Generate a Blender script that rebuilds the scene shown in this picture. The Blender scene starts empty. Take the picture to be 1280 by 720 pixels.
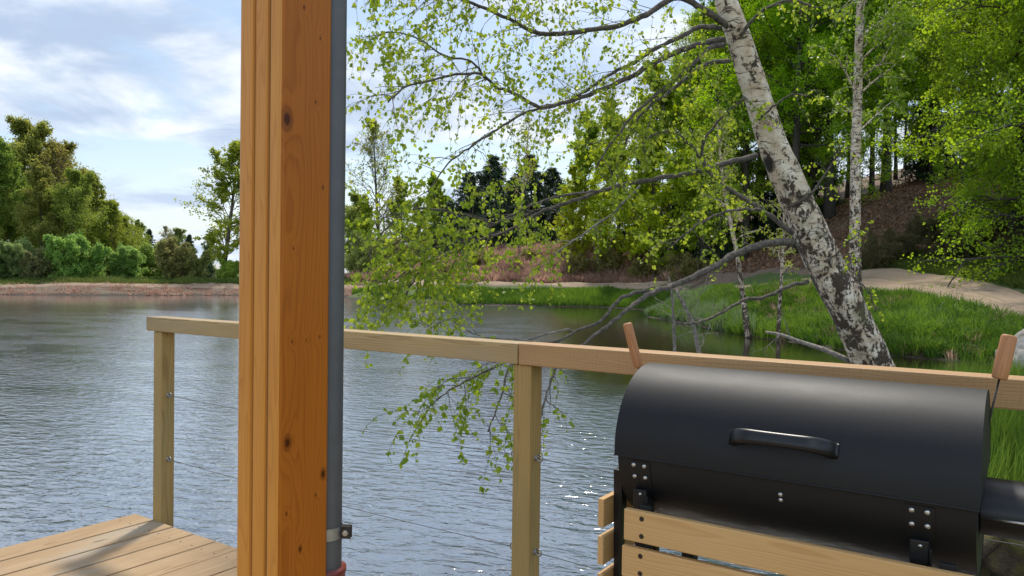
import bpy, math, random
import numpy as np
from mathutils import Vector, Matrix, Euler
PI = math.pi
R = math.radians
rnd = random.Random(7)
C = bpy.context.scene.collection
scene = bpy.context.scene

# ------------------------------------------------------------------ camera
CAM = np.array([0.0, 0.0, 1.874]); F = 960.0
pitch = math.atan(15 / 960); roll = 0.013
camR = (Matrix.Rotation(PI / 2 - pitch, 3, 'X') @ Matrix.Rotation(roll, 3, 'Z'))
cR = np.array(camR)
cam_d = bpy.data.cameras.new('camera'); cam = bpy.data.objects.new('camera', cam_d); C.objects.link(cam)
cam.matrix_world = Matrix.Translation(Vector(CAM)) @ camR.to_4x4()
cam_d.sensor_width = 36; cam_d.lens = 27; cam_d.clip_start = .05; cam_d.clip_end = 3000
scene.camera = cam
scene.cycles.diffuse_bounces = 6; scene.cycles.max_bounces = 12

def P(u, v, d):
    """a point seen at (u, v) on the photograph at distance d"""
    return CAM + cR @ np.array([(u - 640) / F * d, -(v - 360) / F * d, -d])

# ------------------------------------------------------------------ tagging
def tag(o, label=None, cat=None, group=None, kind=None):
    if label: o['label'] = label
    if cat: o['category'] = cat
    if group: o['group'] = group
    if kind: o['kind'] = kind
    return o
def empty(name, loc=(0, 0, 0), rz=0.0):
    o = bpy.data.objects.new(name, None); C.objects.link(o)
    o.location = loc; o.rotation_euler = (0, 0, rz); o.empty_display_size = .1
    return o
def children(o): return [c for c in bpy.data.objects if c.parent == o]
def copy_tree(o, parent=None):
    c = o.copy(); C.objects.link(c); c.parent = parent
    for ch in list(o.children): copy_tree(ch, c)
    return c

# ------------------------------------------------------------------ mesh collecting
class MB:
    def __init__(s): s.v = []; s.f = {}; s.t = []; s.n = 0; s.smooth = True
    def add(s, V, Fs, tint=None):
        V = np.asarray(V, float).reshape(-1, 3)
        Fs = np.asarray(Fs, np.int64)
        if Fs.size:
            s.f.setdefault(Fs.shape[1], []).append(Fs + s.n)
        s.v.append(V)
        s.t.append(np.full(len(V), .5) if tint is None else np.broadcast_to(np.asarray(tint, float), (len(V),)))
        s.n += len(V)
    def more(s, Fs):                       # faces on the verts added last, absolute
        Fs = np.asarray(Fs, np.int64); s.f.setdefault(Fs.shape[1], []).append(Fs)
    def box(s, c, size, M=None, tint=None):
        x, y, z = [k / 2 for k in size]
        V = np.array([(-x,-y,-z),(x,-y,-z),(x,y,-z),(-x,y,-z),(-x,-y,z),(x,-y,z),(x,y,z),(-x,y,z)])
        if M is not None: V = V @ np.array(M).T
        s.add(V + np.array(c), [(0,3,2,1),(4,5,6,7),(0,1,5,4),(1,2,6,5),(2,3,7,6),(3,0,4,7)], tint)
    def tube(s, pts, rad, sides=6, cap=True, tint=None):
        pts = np.asarray(pts, float); n = len(pts)
        rad = np.broadcast_to(np.asarray(rad, float), (n,))
        T = np.gradient(pts, axis=0); T /= np.linalg.norm(T, axis=1)[:, None] + 1e-9
        up = np.array([0, 0, 1.]) if abs(T[0][2]) < .9 else np.array([0, 1., 0])
        u = np.cross(T[0], up); u /= np.linalg.norm(u)
        U = np.empty_like(pts)
        for i in range(n):
            u = u - T[i] * np.dot(u, T[i]); u = u / (np.linalg.norm(u) + 1e-9); U[i] = u
        W = np.cross(T, U)
        a = np.arange(sides) / sides * 2 * PI
        V = pts[:, None] + rad[:, None, None] * (np.cos(a)[None, :, None] * U[:, None] + np.sin(a)[None, :, None] * W[:, None])
        i = np.arange(n - 1)[:, None] * sides; j = np.arange(sides)[None]; k = (j + 1) % sides
        Fq = np.stack([i + j, i + k, i + sides + k, i + sides + j], -1).reshape(-1, 4)
        base = s.n
        s.add(V.reshape(-1, 3), Fq, tint)
        if cap:
            s.more([[base + q for q in range(sides)][::-1]]); s.more([[base + (n - 1) * sides + q for q in range(sides)]])
    def build(s, name, m, parent=None, smooth=True, bevel=0, loc=None, rot=None, auto=None):
        me = bpy.data.meshes.new(name)
        V = np.concatenate(s.v) if s.v else np.zeros((0, 3))
        me.vertices.add(len(V)); me.vertices.foreach_set('co', V.astype(np.float32).ravel())
        tot = []; lv = []
        for k, L in s.f.items():
            A = np.concatenate(L); lv.append(A.ravel()); tot.append(np.full(len(A), k))
        lv = np.concatenate(lv); tot = np.concatenate(tot)
        me.loops.add(len(lv)); me.loops.foreach_set('vertex_index', lv.astype(np.int32))
        me.polygons.add(len(tot))
        st = np.concatenate([[0], np.cumsum(tot)[:-1]])
        me.polygons.foreach_set('loop_start', st.astype(np.int32))
        me.polygons.foreach_set('loop_total', tot.astype(np.int32))
        me.polygons.foreach_set('use_smooth', np.full(len(tot), smooth))
        at = me.attributes.new('tint', 'FLOAT', 'POINT'); at.data.foreach_set('value', np.concatenate(s.t).astype(np.float32))
        me.update(calc_edges=True); me.validate()
        if m: me.materials.append(m)
        o = bpy.data.objects.new(name, me); C.objects.link(o)
        if parent: o.parent = parent
        if loc is not None: o.location = loc
        if rot is not None: o.rotation_euler = rot
        if bevel:
            b = o.modifiers.new('bevel', 'BEVEL'); b.width = bevel; b.segments = 2; b.limit_method = 'ANGLE'; b.angle_limit = R(40)
        return o

def boxo(name, size, loc, m, parent=None, rot=(0, 0, 0), bevel=.003):
    b = MB(); b.box((0, 0, 0), size)
    return b.build(name, m, parent, smooth=False, bevel=bevel, loc=loc, rot=rot)

# ------------------------------------------------------------------ materials
class NT:
    def __init__(s, nt): s.nt = nt
    def n(s, typ, ins=None, **kw):
        nd = s.nt.nodes.new(typ)
        for k, v in kw.items(): setattr(nd, k, v)
        for k, v in (ins or {}).items(): s.set(nd.inputs[k], v)
        return nd
    def set(s, sock, v):
        if isinstance(v, bpy.types.NodeSocket): s.nt.links.new(v, sock)
        else:
            if sock.type == 'RGBA' and len(v) == 3: v = (*v, 1)
            sock.default_value = v
    def math(s, op, a, b=None, c=None, clamp=False):
        nd = s.nt.nodes.new('ShaderNodeMath'); nd.operation = op; nd.use_clamp = clamp
        for i, v in enumerate((a, b, c)):
            if v is not None: s.set(nd.inputs[i], v)
        return nd.outputs[0]
    def vec(s, op, a, b=None, scale=None):
        nd = s.nt.nodes.new('ShaderNodeVectorMath'); nd.operation = op
        s.set(nd.inputs[0], a)
        if b is not None: s.set(nd.inputs[1], b)
        if scale is not None: s.set(nd.inputs['Scale'], scale)
        return nd.outputs['Value'] if op in ('LENGTH', 'DOT_PRODUCT', 'DISTANCE') else nd.outputs[0]
    def noise(s, vec, scale, detail=3, rough=.5, dist=0):
        return s.n('ShaderNodeTexNoise', {'Vector': vec, 'Scale': scale, 'Detail': detail, 'Roughness': rough, 'Distortion': dist}).outputs[0]
    def ramp(s, fac, stops, interp='LINEAR'):
        nd = s.nt.nodes.new('ShaderNodeValToRGB'); nd.color_ramp.interpolation = interp
        e = nd.color_ramp.elements
        while len(e) < len(stops): e.new(.5)
        for q, (p, c) in zip(e, stops):
            q.position = p; q.color = (*c, 1) if not isinstance(c, (int, float)) else (c, c, c, 1)
        s.set(nd.inputs[0], fac); return nd.outputs[0]
    def mix(s, fac, a, b, blend='MIX'):
        nd = s.nt.nodes.new('ShaderNodeMix'); nd.data_type = 'RGBA'; nd.blend_type = blend
        s.set(nd.inputs[0], fac); s.set(nd.inputs[6], a); s.set(nd.inputs[7], b); return nd.outputs[2]
    def smooth(s, v, a, b):
        nd = s.nt.nodes.new('ShaderNodeMapRange'); nd.interpolation_type = 'SMOOTHSTEP'
        s.set(nd.inputs[0], v); nd.inputs[1].default_value = a; nd.inputs[2].default_value = b; return nd.outputs[0]
    def bump(s, h, strength=.3, dist=.01, normal=None):
        nd = s.nt.nodes.new('ShaderNodeBump'); nd.inputs['Strength'].default_value = strength; nd.inputs['Distance'].default_value = dist
        s.set(nd.inputs['Height'], h)
        if normal is not None: s.set(nd.inputs['Normal'], normal)
        return nd.outputs[0]
def new_mat(name):
    m = bpy.data.materials.new(name); m.use_nodes = True; nt = m.node_tree; nt.nodes.clear()
    return m, NT(nt)
def finish(t, shader):
    o = t.n('ShaderNodeOutputMaterial'); t.nt.links.new(shader, o.inputs[0])
def pbsdf(t, **k):
    nd = t.n('ShaderNodeBsdfPrincipled')
    for a, v in k.items(): t.set(nd.inputs[a.replace('_', ' ')], v)
    return nd.outputs[0]

def wood(name, light, dark, ring=.0045, rough=.55, knots=.09, stain=None, pith=(.02, -.06), explicit=(), fibre=.25, ringmix=.6, bump=.15, tool=False, spec=.3):
    """planed softwood, length on the part's own X"""
    m, t = new_mat(name)
    co = t.n('ShaderNodeTexCoord').outputs['Object']
    ri = t.n('ShaderNodeObjectInfo').outputs['Random']
    off = t.n('ShaderNodeCombineXYZ', {0: t.math('MULTIPLY', ri, 37.), 1: t.math('MULTIPLY', ri, .031), 2: t.math('MULTIPLY', t.math('FRACT', t.math('MULTIPLY', ri, 7.7)), .04)}).outputs[0]
    c = t.vec('ADD', co, off)
    cs = t.vec('MULTIPLY', c, (1.6, 14, 14))
    n1 = t.n('ShaderNodeTexNoise', {'Vector': cs, 'Scale': 1., 'Detail': 2.}).outputs['Color']
    warp = t.vec('SCALE', t.vec('SUBTRACT', n1, (.5, .5, .5)), scale=.045)
    c2 = t.vec('ADD', c, warp)
    yz = t.vec('ADD', t.vec('MULTIPLY', c2, (0, 1, 1)), (0, pith[0], pith[1]))
    r = t.vec('LENGTH', yz)
    kd = None
    for (kx, ky, kz, kr) in explicit:      # knots of this very piece
        d = t.vec('LENGTH', t.vec('MULTIPLY', t.vec('SUBTRACT', co, (kx, ky, kz)), (.62 / kr, 1 / kr, 1 / kr)))
        kd = d if kd is None else t.math('MINIMUM', kd, d)
    if kd is not None:
        r = t.math('ADD', r, t.math('MULTIPLY', t.math('EXPONENT', t.math('MULTIPLY', kd, -.55)), .018))
    if knots:
        vk = t.n('ShaderNodeTexVoronoi', {'Vector': t.vec('MULTIPLY', c2, (2.4, 8, 8)), 'Scale': 1., 'Randomness': 1.}).outputs['Distance']
        r = t.math('ADD', r, t.math('MULTIPLY', t.math('EXPONENT', t.math('MULTIPLY', vk, -9.)), .012))
    s = t.math('FRACT', t.math('DIVIDE', r, ring))
    rg = t.ramp(s, [(0, .15), (.55, .35), (.86, 1.), (.97, .5), (1, .15)])
    fib = t.noise(t.vec('MULTIPLY', c, (6, 420, 420)), 1., 2.)
    blot = t.noise(t.vec('MULTIPLY', c, (2, 9, 9)), 1., 3.)
    f = t.math('ADD', t.math('MULTIPLY', rg, ringmix), t.math('MULTIPLY', t.math('SUBTRACT', fib, .5), fibre * 2), clamp=True)
    f = t.math('ADD', f, t.math('MULTIPLY', t.math('SUBTRACT', blot, .5), .9), clamp=True)
    col = t.mix(f, light, dark)
    kcol = tuple(k * .28 for k in dark)
    if knots:
        col = t.mix(t.math('MULTIPLY', t.math('SUBTRACT', 1., t.smooth(vk, knots * .55, knots)), .8), col, kcol)
    if kd is not None:
        col = t.mix(t.math('MULTIPLY', t.math('SUBTRACT', 1., t.smooth(kd, .75, 1.1)), .55), col, tuple(k * .6 for k in dark))
        col = t.mix(t.math('SUBTRACT', 1., t.smooth(kd, .3, .62)), col, kcol)
    if stain:
        sn = t.noise(t.vec('MULTIPLY', c, (1.3, 6, 6)), 1., 4.)
        col = t.mix(t.math('MULTIPLY', t.smooth(sn, .5, .68), stain[1]), col, stain[0])
    h = t.math('ADD', t.math('MULTIPLY', fib, .6), t.math('MULTIPLY', rg, .4))
    if tool:                               # teeth marks left by the saw
        w = t.n('ShaderNodeTexWave', {'Vector': co, 'Scale': 24., 'Distortion': 3., 'Detail': 2.}, bands_direction='X').outputs[1]
        w2 = t.noise(t.vec('MULTIPLY', co, (90, 240, 240)), 1., 1.)
        mk = t.math('MULTIPLY', t.smooth(w, .55, .85), t.smooth(w2, .45, .6))
        col = t.mix(t.math('MULTIPLY', mk, .28), col, dark)
    finish(t, pbsdf(t, Base_Color=col, Roughness=t.math('ADD', rough, t.math('MULTIPLY', f, .12)), Normal=t.bump(h, bump, .002), **{'Specular IOR Level': spec}))
    return m

def leafmat(name, a, b, trans=.45, rough=.45, objcol=True):
    m, t = new_mat(name)
    tint = t.n('ShaderNodeAttribute', attribute_name='tint').outputs['Fac']
    col = t.mix(tint, a, b)
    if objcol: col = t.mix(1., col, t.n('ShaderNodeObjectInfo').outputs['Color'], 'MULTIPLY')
    p = pbsdf(t, Base_Color=col, Roughness=rough, **{'Specular IOR Level': .3})
    tc = t.n('ShaderNodeHueSaturation', {'Color': col, 'Hue': .487, 'Saturation': 1.05, 'Value': 1.8}).outputs[0]
    tr = t.n('ShaderNodeBsdfTranslucent', {'Color': tc}).outputs[0]
    mx = t.n('ShaderNodeMixShader', {0: trans, 1: p, 2: tr}).outputs[0]
    finish(t, mx); return m
def barkmat(name, a, b, scale=(9, 9, 2.5), bump=.5):
    m, t = new_mat(name)
    co = t.n('ShaderNodeTexCoord').outputs['Object']
    n = t.noise(t.vec('MULTIPLY', co, scale), 1., 5., .6)
    col = t.ramp(n, [(.3, b), (.65, a)])
    finish(t, pbsdf(t, Base_Color=col, Roughness=.85, Normal=t.bump(n, bump, .03))); return m
def birchbark(name, zlo, zhi, sc=1., dk=(.030, .019, .011), th0=.61, scar=None):
    """white birch bark, black and fissured towards the foot"""
    m, t = new_mat(name)
    co = t.n('ShaderNodeTexCoord').outputs['Object']
    z = t.n('ShaderNodeSeparateXYZ', {0: co}).outputs[2]
    low = t.math('SUBTRACT', 1., t.smooth(z, zlo, zhi))
    w = t.vec('ADD', co, t.vec('SCALE', t.n('ShaderNodeTexNoise', {'Vector': co, 'Scale': 5. * sc, 'Detail': 3.}).outputs['Color'], scale=.12 / sc))
    fl = t.noise(t.vec('MULTIPLY', w, (6 * sc, 6 * sc, 34 * sc)), 1., 4., .6)       # horizontal bands
    pa1 = t.noise(t.vec('MULTIPLY', w, (9 * sc, 9 * sc, 6.5 * sc)), 1., 4., .6)
    pa2 = t.noise(t.vec('MULTIPLY', w, (34 * sc, 34 * sc, 21 * sc)), 1., 5., .7)
    pa = t.math('ADD', t.math('MULTIPLY', pa1, .5), t.math('MULTIPLY', pa2, .5))      # fissured plates
    th = t.math('SUBTRACT', th0, t.math('MULTIPLY', low, .088))
    patch = t.smooth(t.math('SUBTRACT', pa, th), -.02, .02)
    band = t.math('MULTIPLY', t.smooth(fl, .55, .62), t.math('SUBTRACT', .85, t.math('MULTIPLY', low, .4)))
    tone = t.noise(co, 9. * sc, 4.)
    white = t.ramp(tone, [(.3, (.40, .28, .175)), (.46, (.62, .48, .34)), (.66, (.80, .68, .54))])
    fine = t.noise(t.vec('MULTIPLY', co, (60 * sc, 60 * sc, 160 * sc)), 1., 3.)
    white = t.mix(t.math('MULTIPLY', t.smooth(fine, .55, .7), .45), white, (.16, .13, .1))
    brown = t.mix(t.noise(co, 30. * sc, 3.), dk, tuple(k * 3.2 for k in dk))
    col = t.mix(patch, white, brown); col = t.mix(band, col, tuple(k * 1.5 for k in dk))
    moss = t.math('MULTIPLY', t.smooth(t.noise(co, 3.2 * sc, 4.), .56, .68), t.math('MULTIPLY', low, .5))
    col = t.mix(moss, col, (.12, .115, .045))
    if scar:
        dsc = t.math('ADD', t.vec('LENGTH', t.vec('MULTIPLY', t.vec('SUBTRACT', co, scar[:3]), (1., .5, .75))), t.math('MULTIPLY', t.math('SUBTRACT', pa2, .5), .07))
        rim = t.math('SUBTRACT', 1., t.smooth(dsc, scar[3] * .9, scar[3] * 1.25))
        col = t.mix(rim, col, (.025, .018, .013)); col = t.mix(t.math('SUBTRACT', 1., t.smooth(dsc, scar[3] * .35, scar[3] * .7)), col, t.mix(pa2, (.07, .035, .018), (.36, .19, .09)))
    h = t.math('ADD', t.math('MULTIPLY', t.math('SUBTRACT', 1., patch), .8), t.math('MULTIPLY', t.noise(co, 45. * sc, 4.), .5))
    finish(t, pbsdf(t, Base_Color=col, Roughness=.8, Normal=t.bump(h, .8, .02 / sc))); return m

M = {}
M['post'] = wood('amber_glazed_shaded', (.43, .130, .013), (.26, .060, .006), ring=.0052, rough=.36, knots=0, pith=(.03, -.085),
                 explicit=((-.094, -.047, -.016, .016), (-.69, -.040, -.016, .012), (-.766, .047, -.018, .009), (.0735, .03, -.0185, .0032), (-.503, -.031, -.0185, .0032), (-.503, .002, -.0185, .0026), (-.498, .035, -.0185, .003),
                           (-.822, -.041, -.0185, .0035), (-.803, .029, -.0185, .0035), (-.897, -.008, -.0185, .006), (-.05, .02, -.0185, .0035), (-.21, .04, -.0185, .004), (-.33, -.03, -.0185, .003), (.12, -.01, -.0185, .004)), fibre=.35, ringmix=.5, bump=.1, spec=.2)  # wide side of the post: its shade is painted in as darker amber
M['strip'] = wood('amber_glazed_lit', (.60, .25, .042), (.42, .145, .02), ring=.0030, rough=.36, knots=.045, pith=(.22, -.03), fibre=.35, ringmix=.5, bump=.1)  # lighter copy for the front faces, light difference put into the colour
M['rail'] = wood('green_treated_pine', (.42, .295, .135), (.20, .115, .042), ring=.005, knots=.07, pith=(.02, -.05), stain=((.26, .235, .19), .35))
M['railred'] = wood('reddish_treated_pine', (.44, .265, .12), (.26, .13, .05), ring=.006, knots=.07, pith=(.02, -.05), tool=True)
M['railpost'] = wood('olive_treated_post', (.40, .265, .095), (.20, .115, .035), ring=.007, knots=.07, pith=(.02, -.04), stain=((.22, .21, .10), .35))
M['deck'] = wood('weathered_deck_larch', (.42, .29, .16), (.215, .12, .055), ring=.006, rough=.75, knots=.12, pith=(.01, -.05), stain=((.34, .29, .22), .75), ringmix=.75, fibre=.5, bump=.4)
M['slat'] = wood('oiled_pine_slat', (.60, .37, .155), (.43, .225, .075), ring=.006, rough=.45, knots=.05, pith=(.02, -.05), ringmix=.5)
M['handle'] = wood('turned_beech', (.47, .215, .09), (.30, .115, .042), ring=.004, rough=.5, knots=0, pith=(.02, -.03), fibre=.5)

def simple(name, col, rough=.5, metal=0., nscale=40., amt=.25, bump=.05, spec=.5):
    m, t = new_mat(name)
    co = t.n('ShaderNodeTexCoord').outputs['Object']
    n = t.noise(co, nscale, 4.)
    c = t.mix(n, tuple(k * (1 - amt) for k in col), tuple(min(1, k * (1 + amt)) for k in col))
    finish(t, pbsdf(t, Base_Color=c, Roughness=t.math('ADD', rough - .06, t.math('MULTIPLY', n, .12)), Metallic=metal, Normal=t.bump(n, bump, .003), **{'Specular IOR Level': spec}))
    return m
M['paint'] = simple('black_powder_coat', (.0055, .0055, .006), .55, 0, 900, .15, .1, .36)
m, t = new_mat('black_powder_coat'); co = t.n('ShaderNodeTexCoord').outputs['Object']
sm = t.noise(t.vec('MULTIPLY', co, (3.5, 9, 9)), 1., 5., .6); du = t.noise(co, 160., 3., .7); fi = t.noise(co, 900., 2.)
c = t.mix(t.math('MULTIPLY', t.smooth(du, .66, .74), .35), (.0055, .0055, .006), (.06, .058, .054)); c = t.mix(t.math('MULTIPLY', t.smooth(sm, .52, .72), .3), c, (.018, .017, .017))
finish(t, pbsdf(t, Base_Color=c, Roughness=t.math('ADD', .47, t.math('MULTIPLY', sm, .2)), Normal=t.bump(fi, .1, .003), **{'Specular IOR Level': .36})); M['paint'] = m
M['gloss'] = simple('black_plastic', (.007, .007, .008), .36, 0, 300, .1, .03, .4)
M['steel'] = simple('zinc_screw', (.55, .54, .52), .35, 1., 200, .2)
M['bolt'] = simple('dull_steel', (.30, .30, .29), .5, .9, 200, .2)
M['dark_metal'] = simple('brown_iron', (.06, .05, .045), .45, .7, 80, .3)
M['galv'] = simple('galvanised_zinc', (.125, .125, .13), .52, .5, 26, .22, .05)
M['red'] = simple('red_brown_pvc', (.17, .028, .018), .4, 0, 60, .2)
M['wire'] = simple('steel_cable', (.10, .10, .10), .55, .3, 300, .2)

# ------------------------------------------------------------------ light
SUN_AZ, SUN_EL = R(6), R(57)            # azimuth from +Y towards +X
w = bpy.data.worlds.new('World'); scene.world = w; w.use_nodes = True
w.node_tree.nodes.clear(); t = NT(w.node_tree)
sky = t.n('ShaderNodeTexSky', sky_type='NISHITA'); sky.sun_disc = False
sky.sun_elevation = SUN_EL; sky.sun_rotation = SUN_AZ; sky.air_density = 1.; sky.dust_density = 1.2; sky.ozone_density = 1.3
g = t.n('ShaderNodeTexCoord').outputs['Generated']
sp = t.n('ShaderNodeSeparateXYZ', {0: g})
dz = t.math('ADD', t.math('MAXIMUM', sp.outputs[2], 0.), .16)
pl = t.n('ShaderNodeCombineXYZ', {0: t.math('DIVIDE', sp.outputs[0], dz), 1: t.math('DIVIDE', sp.outputs[1], dz), 2: 3.7}).outputs[0]
plo = t.vec('ADD', pl, (2.1, .6, 0))
cn = t.noise(plo, 1.15, 9., .56, .35)
cn2 = t.noise(t.vec('ADD', plo, (9.3, 4.1, 1.)), 1.9, 7., .55, .3)
cover = t.smooth(cn, .42, .55)
cc = t.mix(t.smooth(cn2, .36, .64), (4.2, 5.2, 6.9), (8.8, 9.2, 9.7))
blue = t.mix(1., sky.outputs[0], (1.25, 1.25, 1.2), 'MULTIPLY')
scol = t.mix(t.math('MULTIPLY', cover, .93), blue, cc)
low = t.math('SUBTRACT', 1., t.smooth(sp.outputs[2], 0., .22))
scol = t.mix(t.math('MULTIPLY', low, .4), scol, (6.9, 8.0, 9.5))
back_fill = t.smooth(t.math('MULTIPLY', sp.outputs[1], -1.), -.25, .75)
scol = t.mix(1., scol, t.mix(back_fill, (1., 1., 1.), (1.9, 1.9, 1.86)), 'MULTIPLY')  # sky behind the camera brightened, added fill for surfaces facing it
bg = t.n('ShaderNodeBackground', {'Color': scol, 'Strength': .08})
ow = t.n('ShaderNodeOutputWorld'); t.nt.links.new(bg.outputs[0], ow.inputs[0])
sd = bpy.data.lights.new('sun', 'SUN'); so = bpy.data.objects.new('sun', sd); C.objects.link(so)
sd.energy = 2.5; sd.angle = R(4.5); sd.color = (1., .94, .84)
sdir = Vector((math.sin(SUN_AZ) * math.cos(SUN_EL), math.cos(SUN_AZ) * math.cos(SUN_EL), math.sin(SUN_EL)))
so.rotation_euler = sdir.to_track_quat('Z', 'Y').to_euler(); so.location = (0, 0, 60)
vs = scene.view_settings; vs.view_transform = 'Standard'; vs.look = 'None'; vs.exposure = .62; vs.gamma = 1; vs.use_curve_mapping = False

# ------------------------------------------------------------------ terrain
def UY(u, Y): return ((u - 640) / F * Y, Y)
shore = [(-600, 52), (-200, 54), (0, 56), (150, 58), (290, 62), (430, 61), (480, 54), (580, 49), (680, 48), (750, 48), (830, 42), (870, 32), (900, 28),
         (930, 25.5), (1000, 22.5), (1060, 20.5), (1130, 19), (1240, 17.5), (1330, 16)]
ctl = [(*UY(u, Y), 0.) for u, Y in shore]
ctl += [(*UY(u, Y), z) for u, Y, z in [
    (-600, 56, .8), (-200, 58, .8), (0, 60, .8), (150, 62, .8), (290, 66, .8), (430, 65, .85), (480, 58, 1.0), (580, 53, 1.15), (680, 52, 1.25), (760, 52, 1.4),
    (-600, 70, 1.2), (0, 72, 1.0), (200, 75, .9), (300, 80, .8), (420, 76, 1.2), (0, 100, 1.6), (-500, 100, 3), (250, 110, .9),
    (580, 55.4, 1.2), (680, 54, 1.3), (760, 53.6, 1.45), (540, 61, 2.2), (620, 62, 3.3), (700, 62, 3.7), (760, 62, 3.9), (560, 85, 4), (660, 85, 5), (480, 85, 2),
    (830, 47, 1.15), (880, 37, 1.15), (930, 31, 1.2), (1000, 28.5, 1.4), (1085, 27, 1.48), (1160, 25, 1.3), (1280, 20.5, .89), (1360, 18, .7),
    (1200, 20, .55), (1100, 22, .6), (1280, 18, .35),
    (830, 54, 2.0), (900, 45, 2.0), (1000, 36, 2.1), (1060, 33, 2.25), (1110, 31.5, 2.35), (1180, 29, 2.0), (1280, 24, 1.45), (1360, 21, 1.1),
    (1180, 32, 2.5), (1280, 27, 2.4), (1100, 35, 3.1), (1180, 36, 3.9), (1280, 32, 4.0), (1380, 28, 3.8),
    (1100, 46, 7.0), (1180, 48, 7.8), (1280, 42, 7.4), (1400, 38, 7.0), (950, 46, 3.3), (950, 60, 5.8), (850, 65, 4.8), (1180, 66, 12), (1400, 60, 13), (1000, 80, 11), (800, 100, 8), (1200, 100, 16),
    (-200, 30, -1.4), (100, 35, -1.5), (300, 45, -1.2), (300, 20, -1.5), (600, 30, -1.4), (700, 15, -1.3), (500, 8, -1.2), (200, 10, -1.3), (-300, 12, -1.3), (850, 15, -.9), (800, 25, -1.), (950, 15, -.7), (1050, 14, -.6), (1180, 13.5, -.5), (1300, 13, -.35), (-500, 40, -1.3), (700, 40, -.9), (560, 42, -.9)]]
ctl += [(9.5, 13, 0.1), (7.2, 10.9, 0.), (5.6, 10.4, 0), (4.0, 9.2, 0), (3.0, 8.0, 0), (2.5, 6.5, 0), (2.1, 5, 0), (1.9, 3.5, 0), (2.0, 2, 0), (1.6, 0, 0), (0, -2.2, 0), (-4, -3, 0), (-12, -4, 0), (-30, -5, 0), (-60, -8, 0),
        (3.3, 5, .33), (4.0, 7, .36), (5.5, 9, .3), (3.7, 7.8, .30), (6, 6, .5), (9, 9, .6), (3, 2, .3), (5, 3, .5), (3, -1, .5), (0, -4.5, .5), (-6, -6, .5), (-20, -8, .6), (14, 8, .8), (20, 10, 1.2), (14, 13, .5), (20, 15, 1.3), (14, 19, .9),
        (-4, 4, -1.1), (0, 4.5, -1.), (0.8, 7, -1.0), (2, 10, -.9), (-2, 1, -.9), (-10, 4, -1.2), (-30, 8, -1.3), (-60, 15, -1.3), (.5, 2, -.6),
        (-110, 50, 1.5), (-110, 0, 2), (-60, -40, 3), (0, -40, 3), (60, -20, 4), (60, 20, 9), (80, 60, 16), (-110, 100, 3), (0, 140, 3), (-60, 140, 1.5), (-120, 150, 3), (100, 150, 16), (0, 110, 5)]
ctl = np.array(ctl)
S_ = 40.
def tphi(r): return np.where(r > 1e-9, r * r * np.log(np.maximum(r, 1e-9)), 0)
_A = ctl[:, :2] / S_
_n = len(_A)
_K = tphi(np.linalg.norm(_A[:, None] - _A[None], axis=2)) + 1e-4 * np.eye(_n)
_Q = np.hstack([np.ones((_n, 1)), _A])
_L = np.block([[_K, _Q], [_Q.T, np.zeros((3, 3))]])
_w = np.linalg.solve(_L, np.concatenate([ctl[:, 2], np.zeros(3)]))
def vnoise(x, y, s, seed=0):
    """smooth value noise"""
    x = x * s + 100.3 + seed * 17.1; y = y * s + 57.7 + seed * 5.3
    xi = np.floor(x).astype(np.int64); yi = np.floor(y).astype(np.int64); fx = x - xi; fy = y - yi
    def h(a, b):
        q = (a * 374761393 + b * 668265263 + seed * 974711) & 0x7fffffff
        q = ((q ^ (q >> 13)) * 1274126177) & 0x7fffffff
        return ((q ^ (q >> 16)) & 0xffff) / 65535.
    fx = fx * fx * (3 - 2 * fx); fy = fy * fy * (3 - 2 * fy)
    return (h(xi, yi) * (1 - fx) + h(xi + 1, yi) * fx) * (1 - fy) + (h(xi, yi + 1) * (1 - fx) + h(xi + 1, yi + 1) * fx) * fy
def height(x, y):
    x = np.asarray(x, float); y = np.asarray(y, float); sh = x.shape
    q = np.stack([x.ravel(), y.ravel()], 1)
    out = np.empty(len(q))
    for i in range(0, len(q), 20000):
        a = q[i:i + 20000] / S_
        out[i:i + 20000] = tphi(np.linalg.norm(a[:, None] - _A[None], axis=2)) @ _w[:_n] + _w[_n] + a @ _w[_n + 1:]
    far = np.clip((np.hypot(q[:, 0], q[:, 1]) - 120) / 80, 0, 1); far = far * far * (3 - 2 * far)
    out = np.clip(out, -2, 22) * (1 - far) + (2. + 9 / (1 + np.exp(-(q[:, 0] - 30) / 15))) * far
    nz = (vnoise(q[:, 0], q[:, 1], .35, 1) - .5) * .22 + (vnoise(q[:, 0], q[:, 1], 1.3, 2) - .5) * .1
    out = out + nz * np.clip(out * .8 + .25, .1, 1)
    return out.reshape(sh)

def inpoly(x, y, poly):
    c = np.zeros(x.shape, bool); n = len(poly)
    for i in range(n):
        x1, y1 = poly[i]; x2, y2 = poly[(i + 1) % n]
        if y1 == y2: continue
        k = ((y1 > y) != (y2 > y)) & (x < (x2 - x1) * (y - y1) / (y2 - y1) + x1)
        c ^= k
    return c
gx = np.unique(np.concatenate([np.linspace(-900, -120, 14), np.linspace(-120, -45, 90), np.linspace(-45, 50, 200), np.linspace(1.5, 20, 80), np.linspace(50, 110, 50), np.linspace(110, 900, 14)]))
gy = np.unique(np.concatenate([np.linspace(-900, -40, 12), np.linspace(-40, 3, 45), np.linspace(3, 70, 240), np.linspace(70, 140, 80), np.linspace(140, 1200, 16)]))
GX, GY = np.meshgrid(gx, gy); GZ = height(GX, GY)
nx, ny = len(gx), len(gy)
idx = np.arange(nx * ny).reshape(ny, nx)
Fg = np.stack([idx[:-1, :-1], idx[:-1, 1:], idx[1:, 1:], idx[1:, :-1]], -1).reshape(-1, 4)
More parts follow.
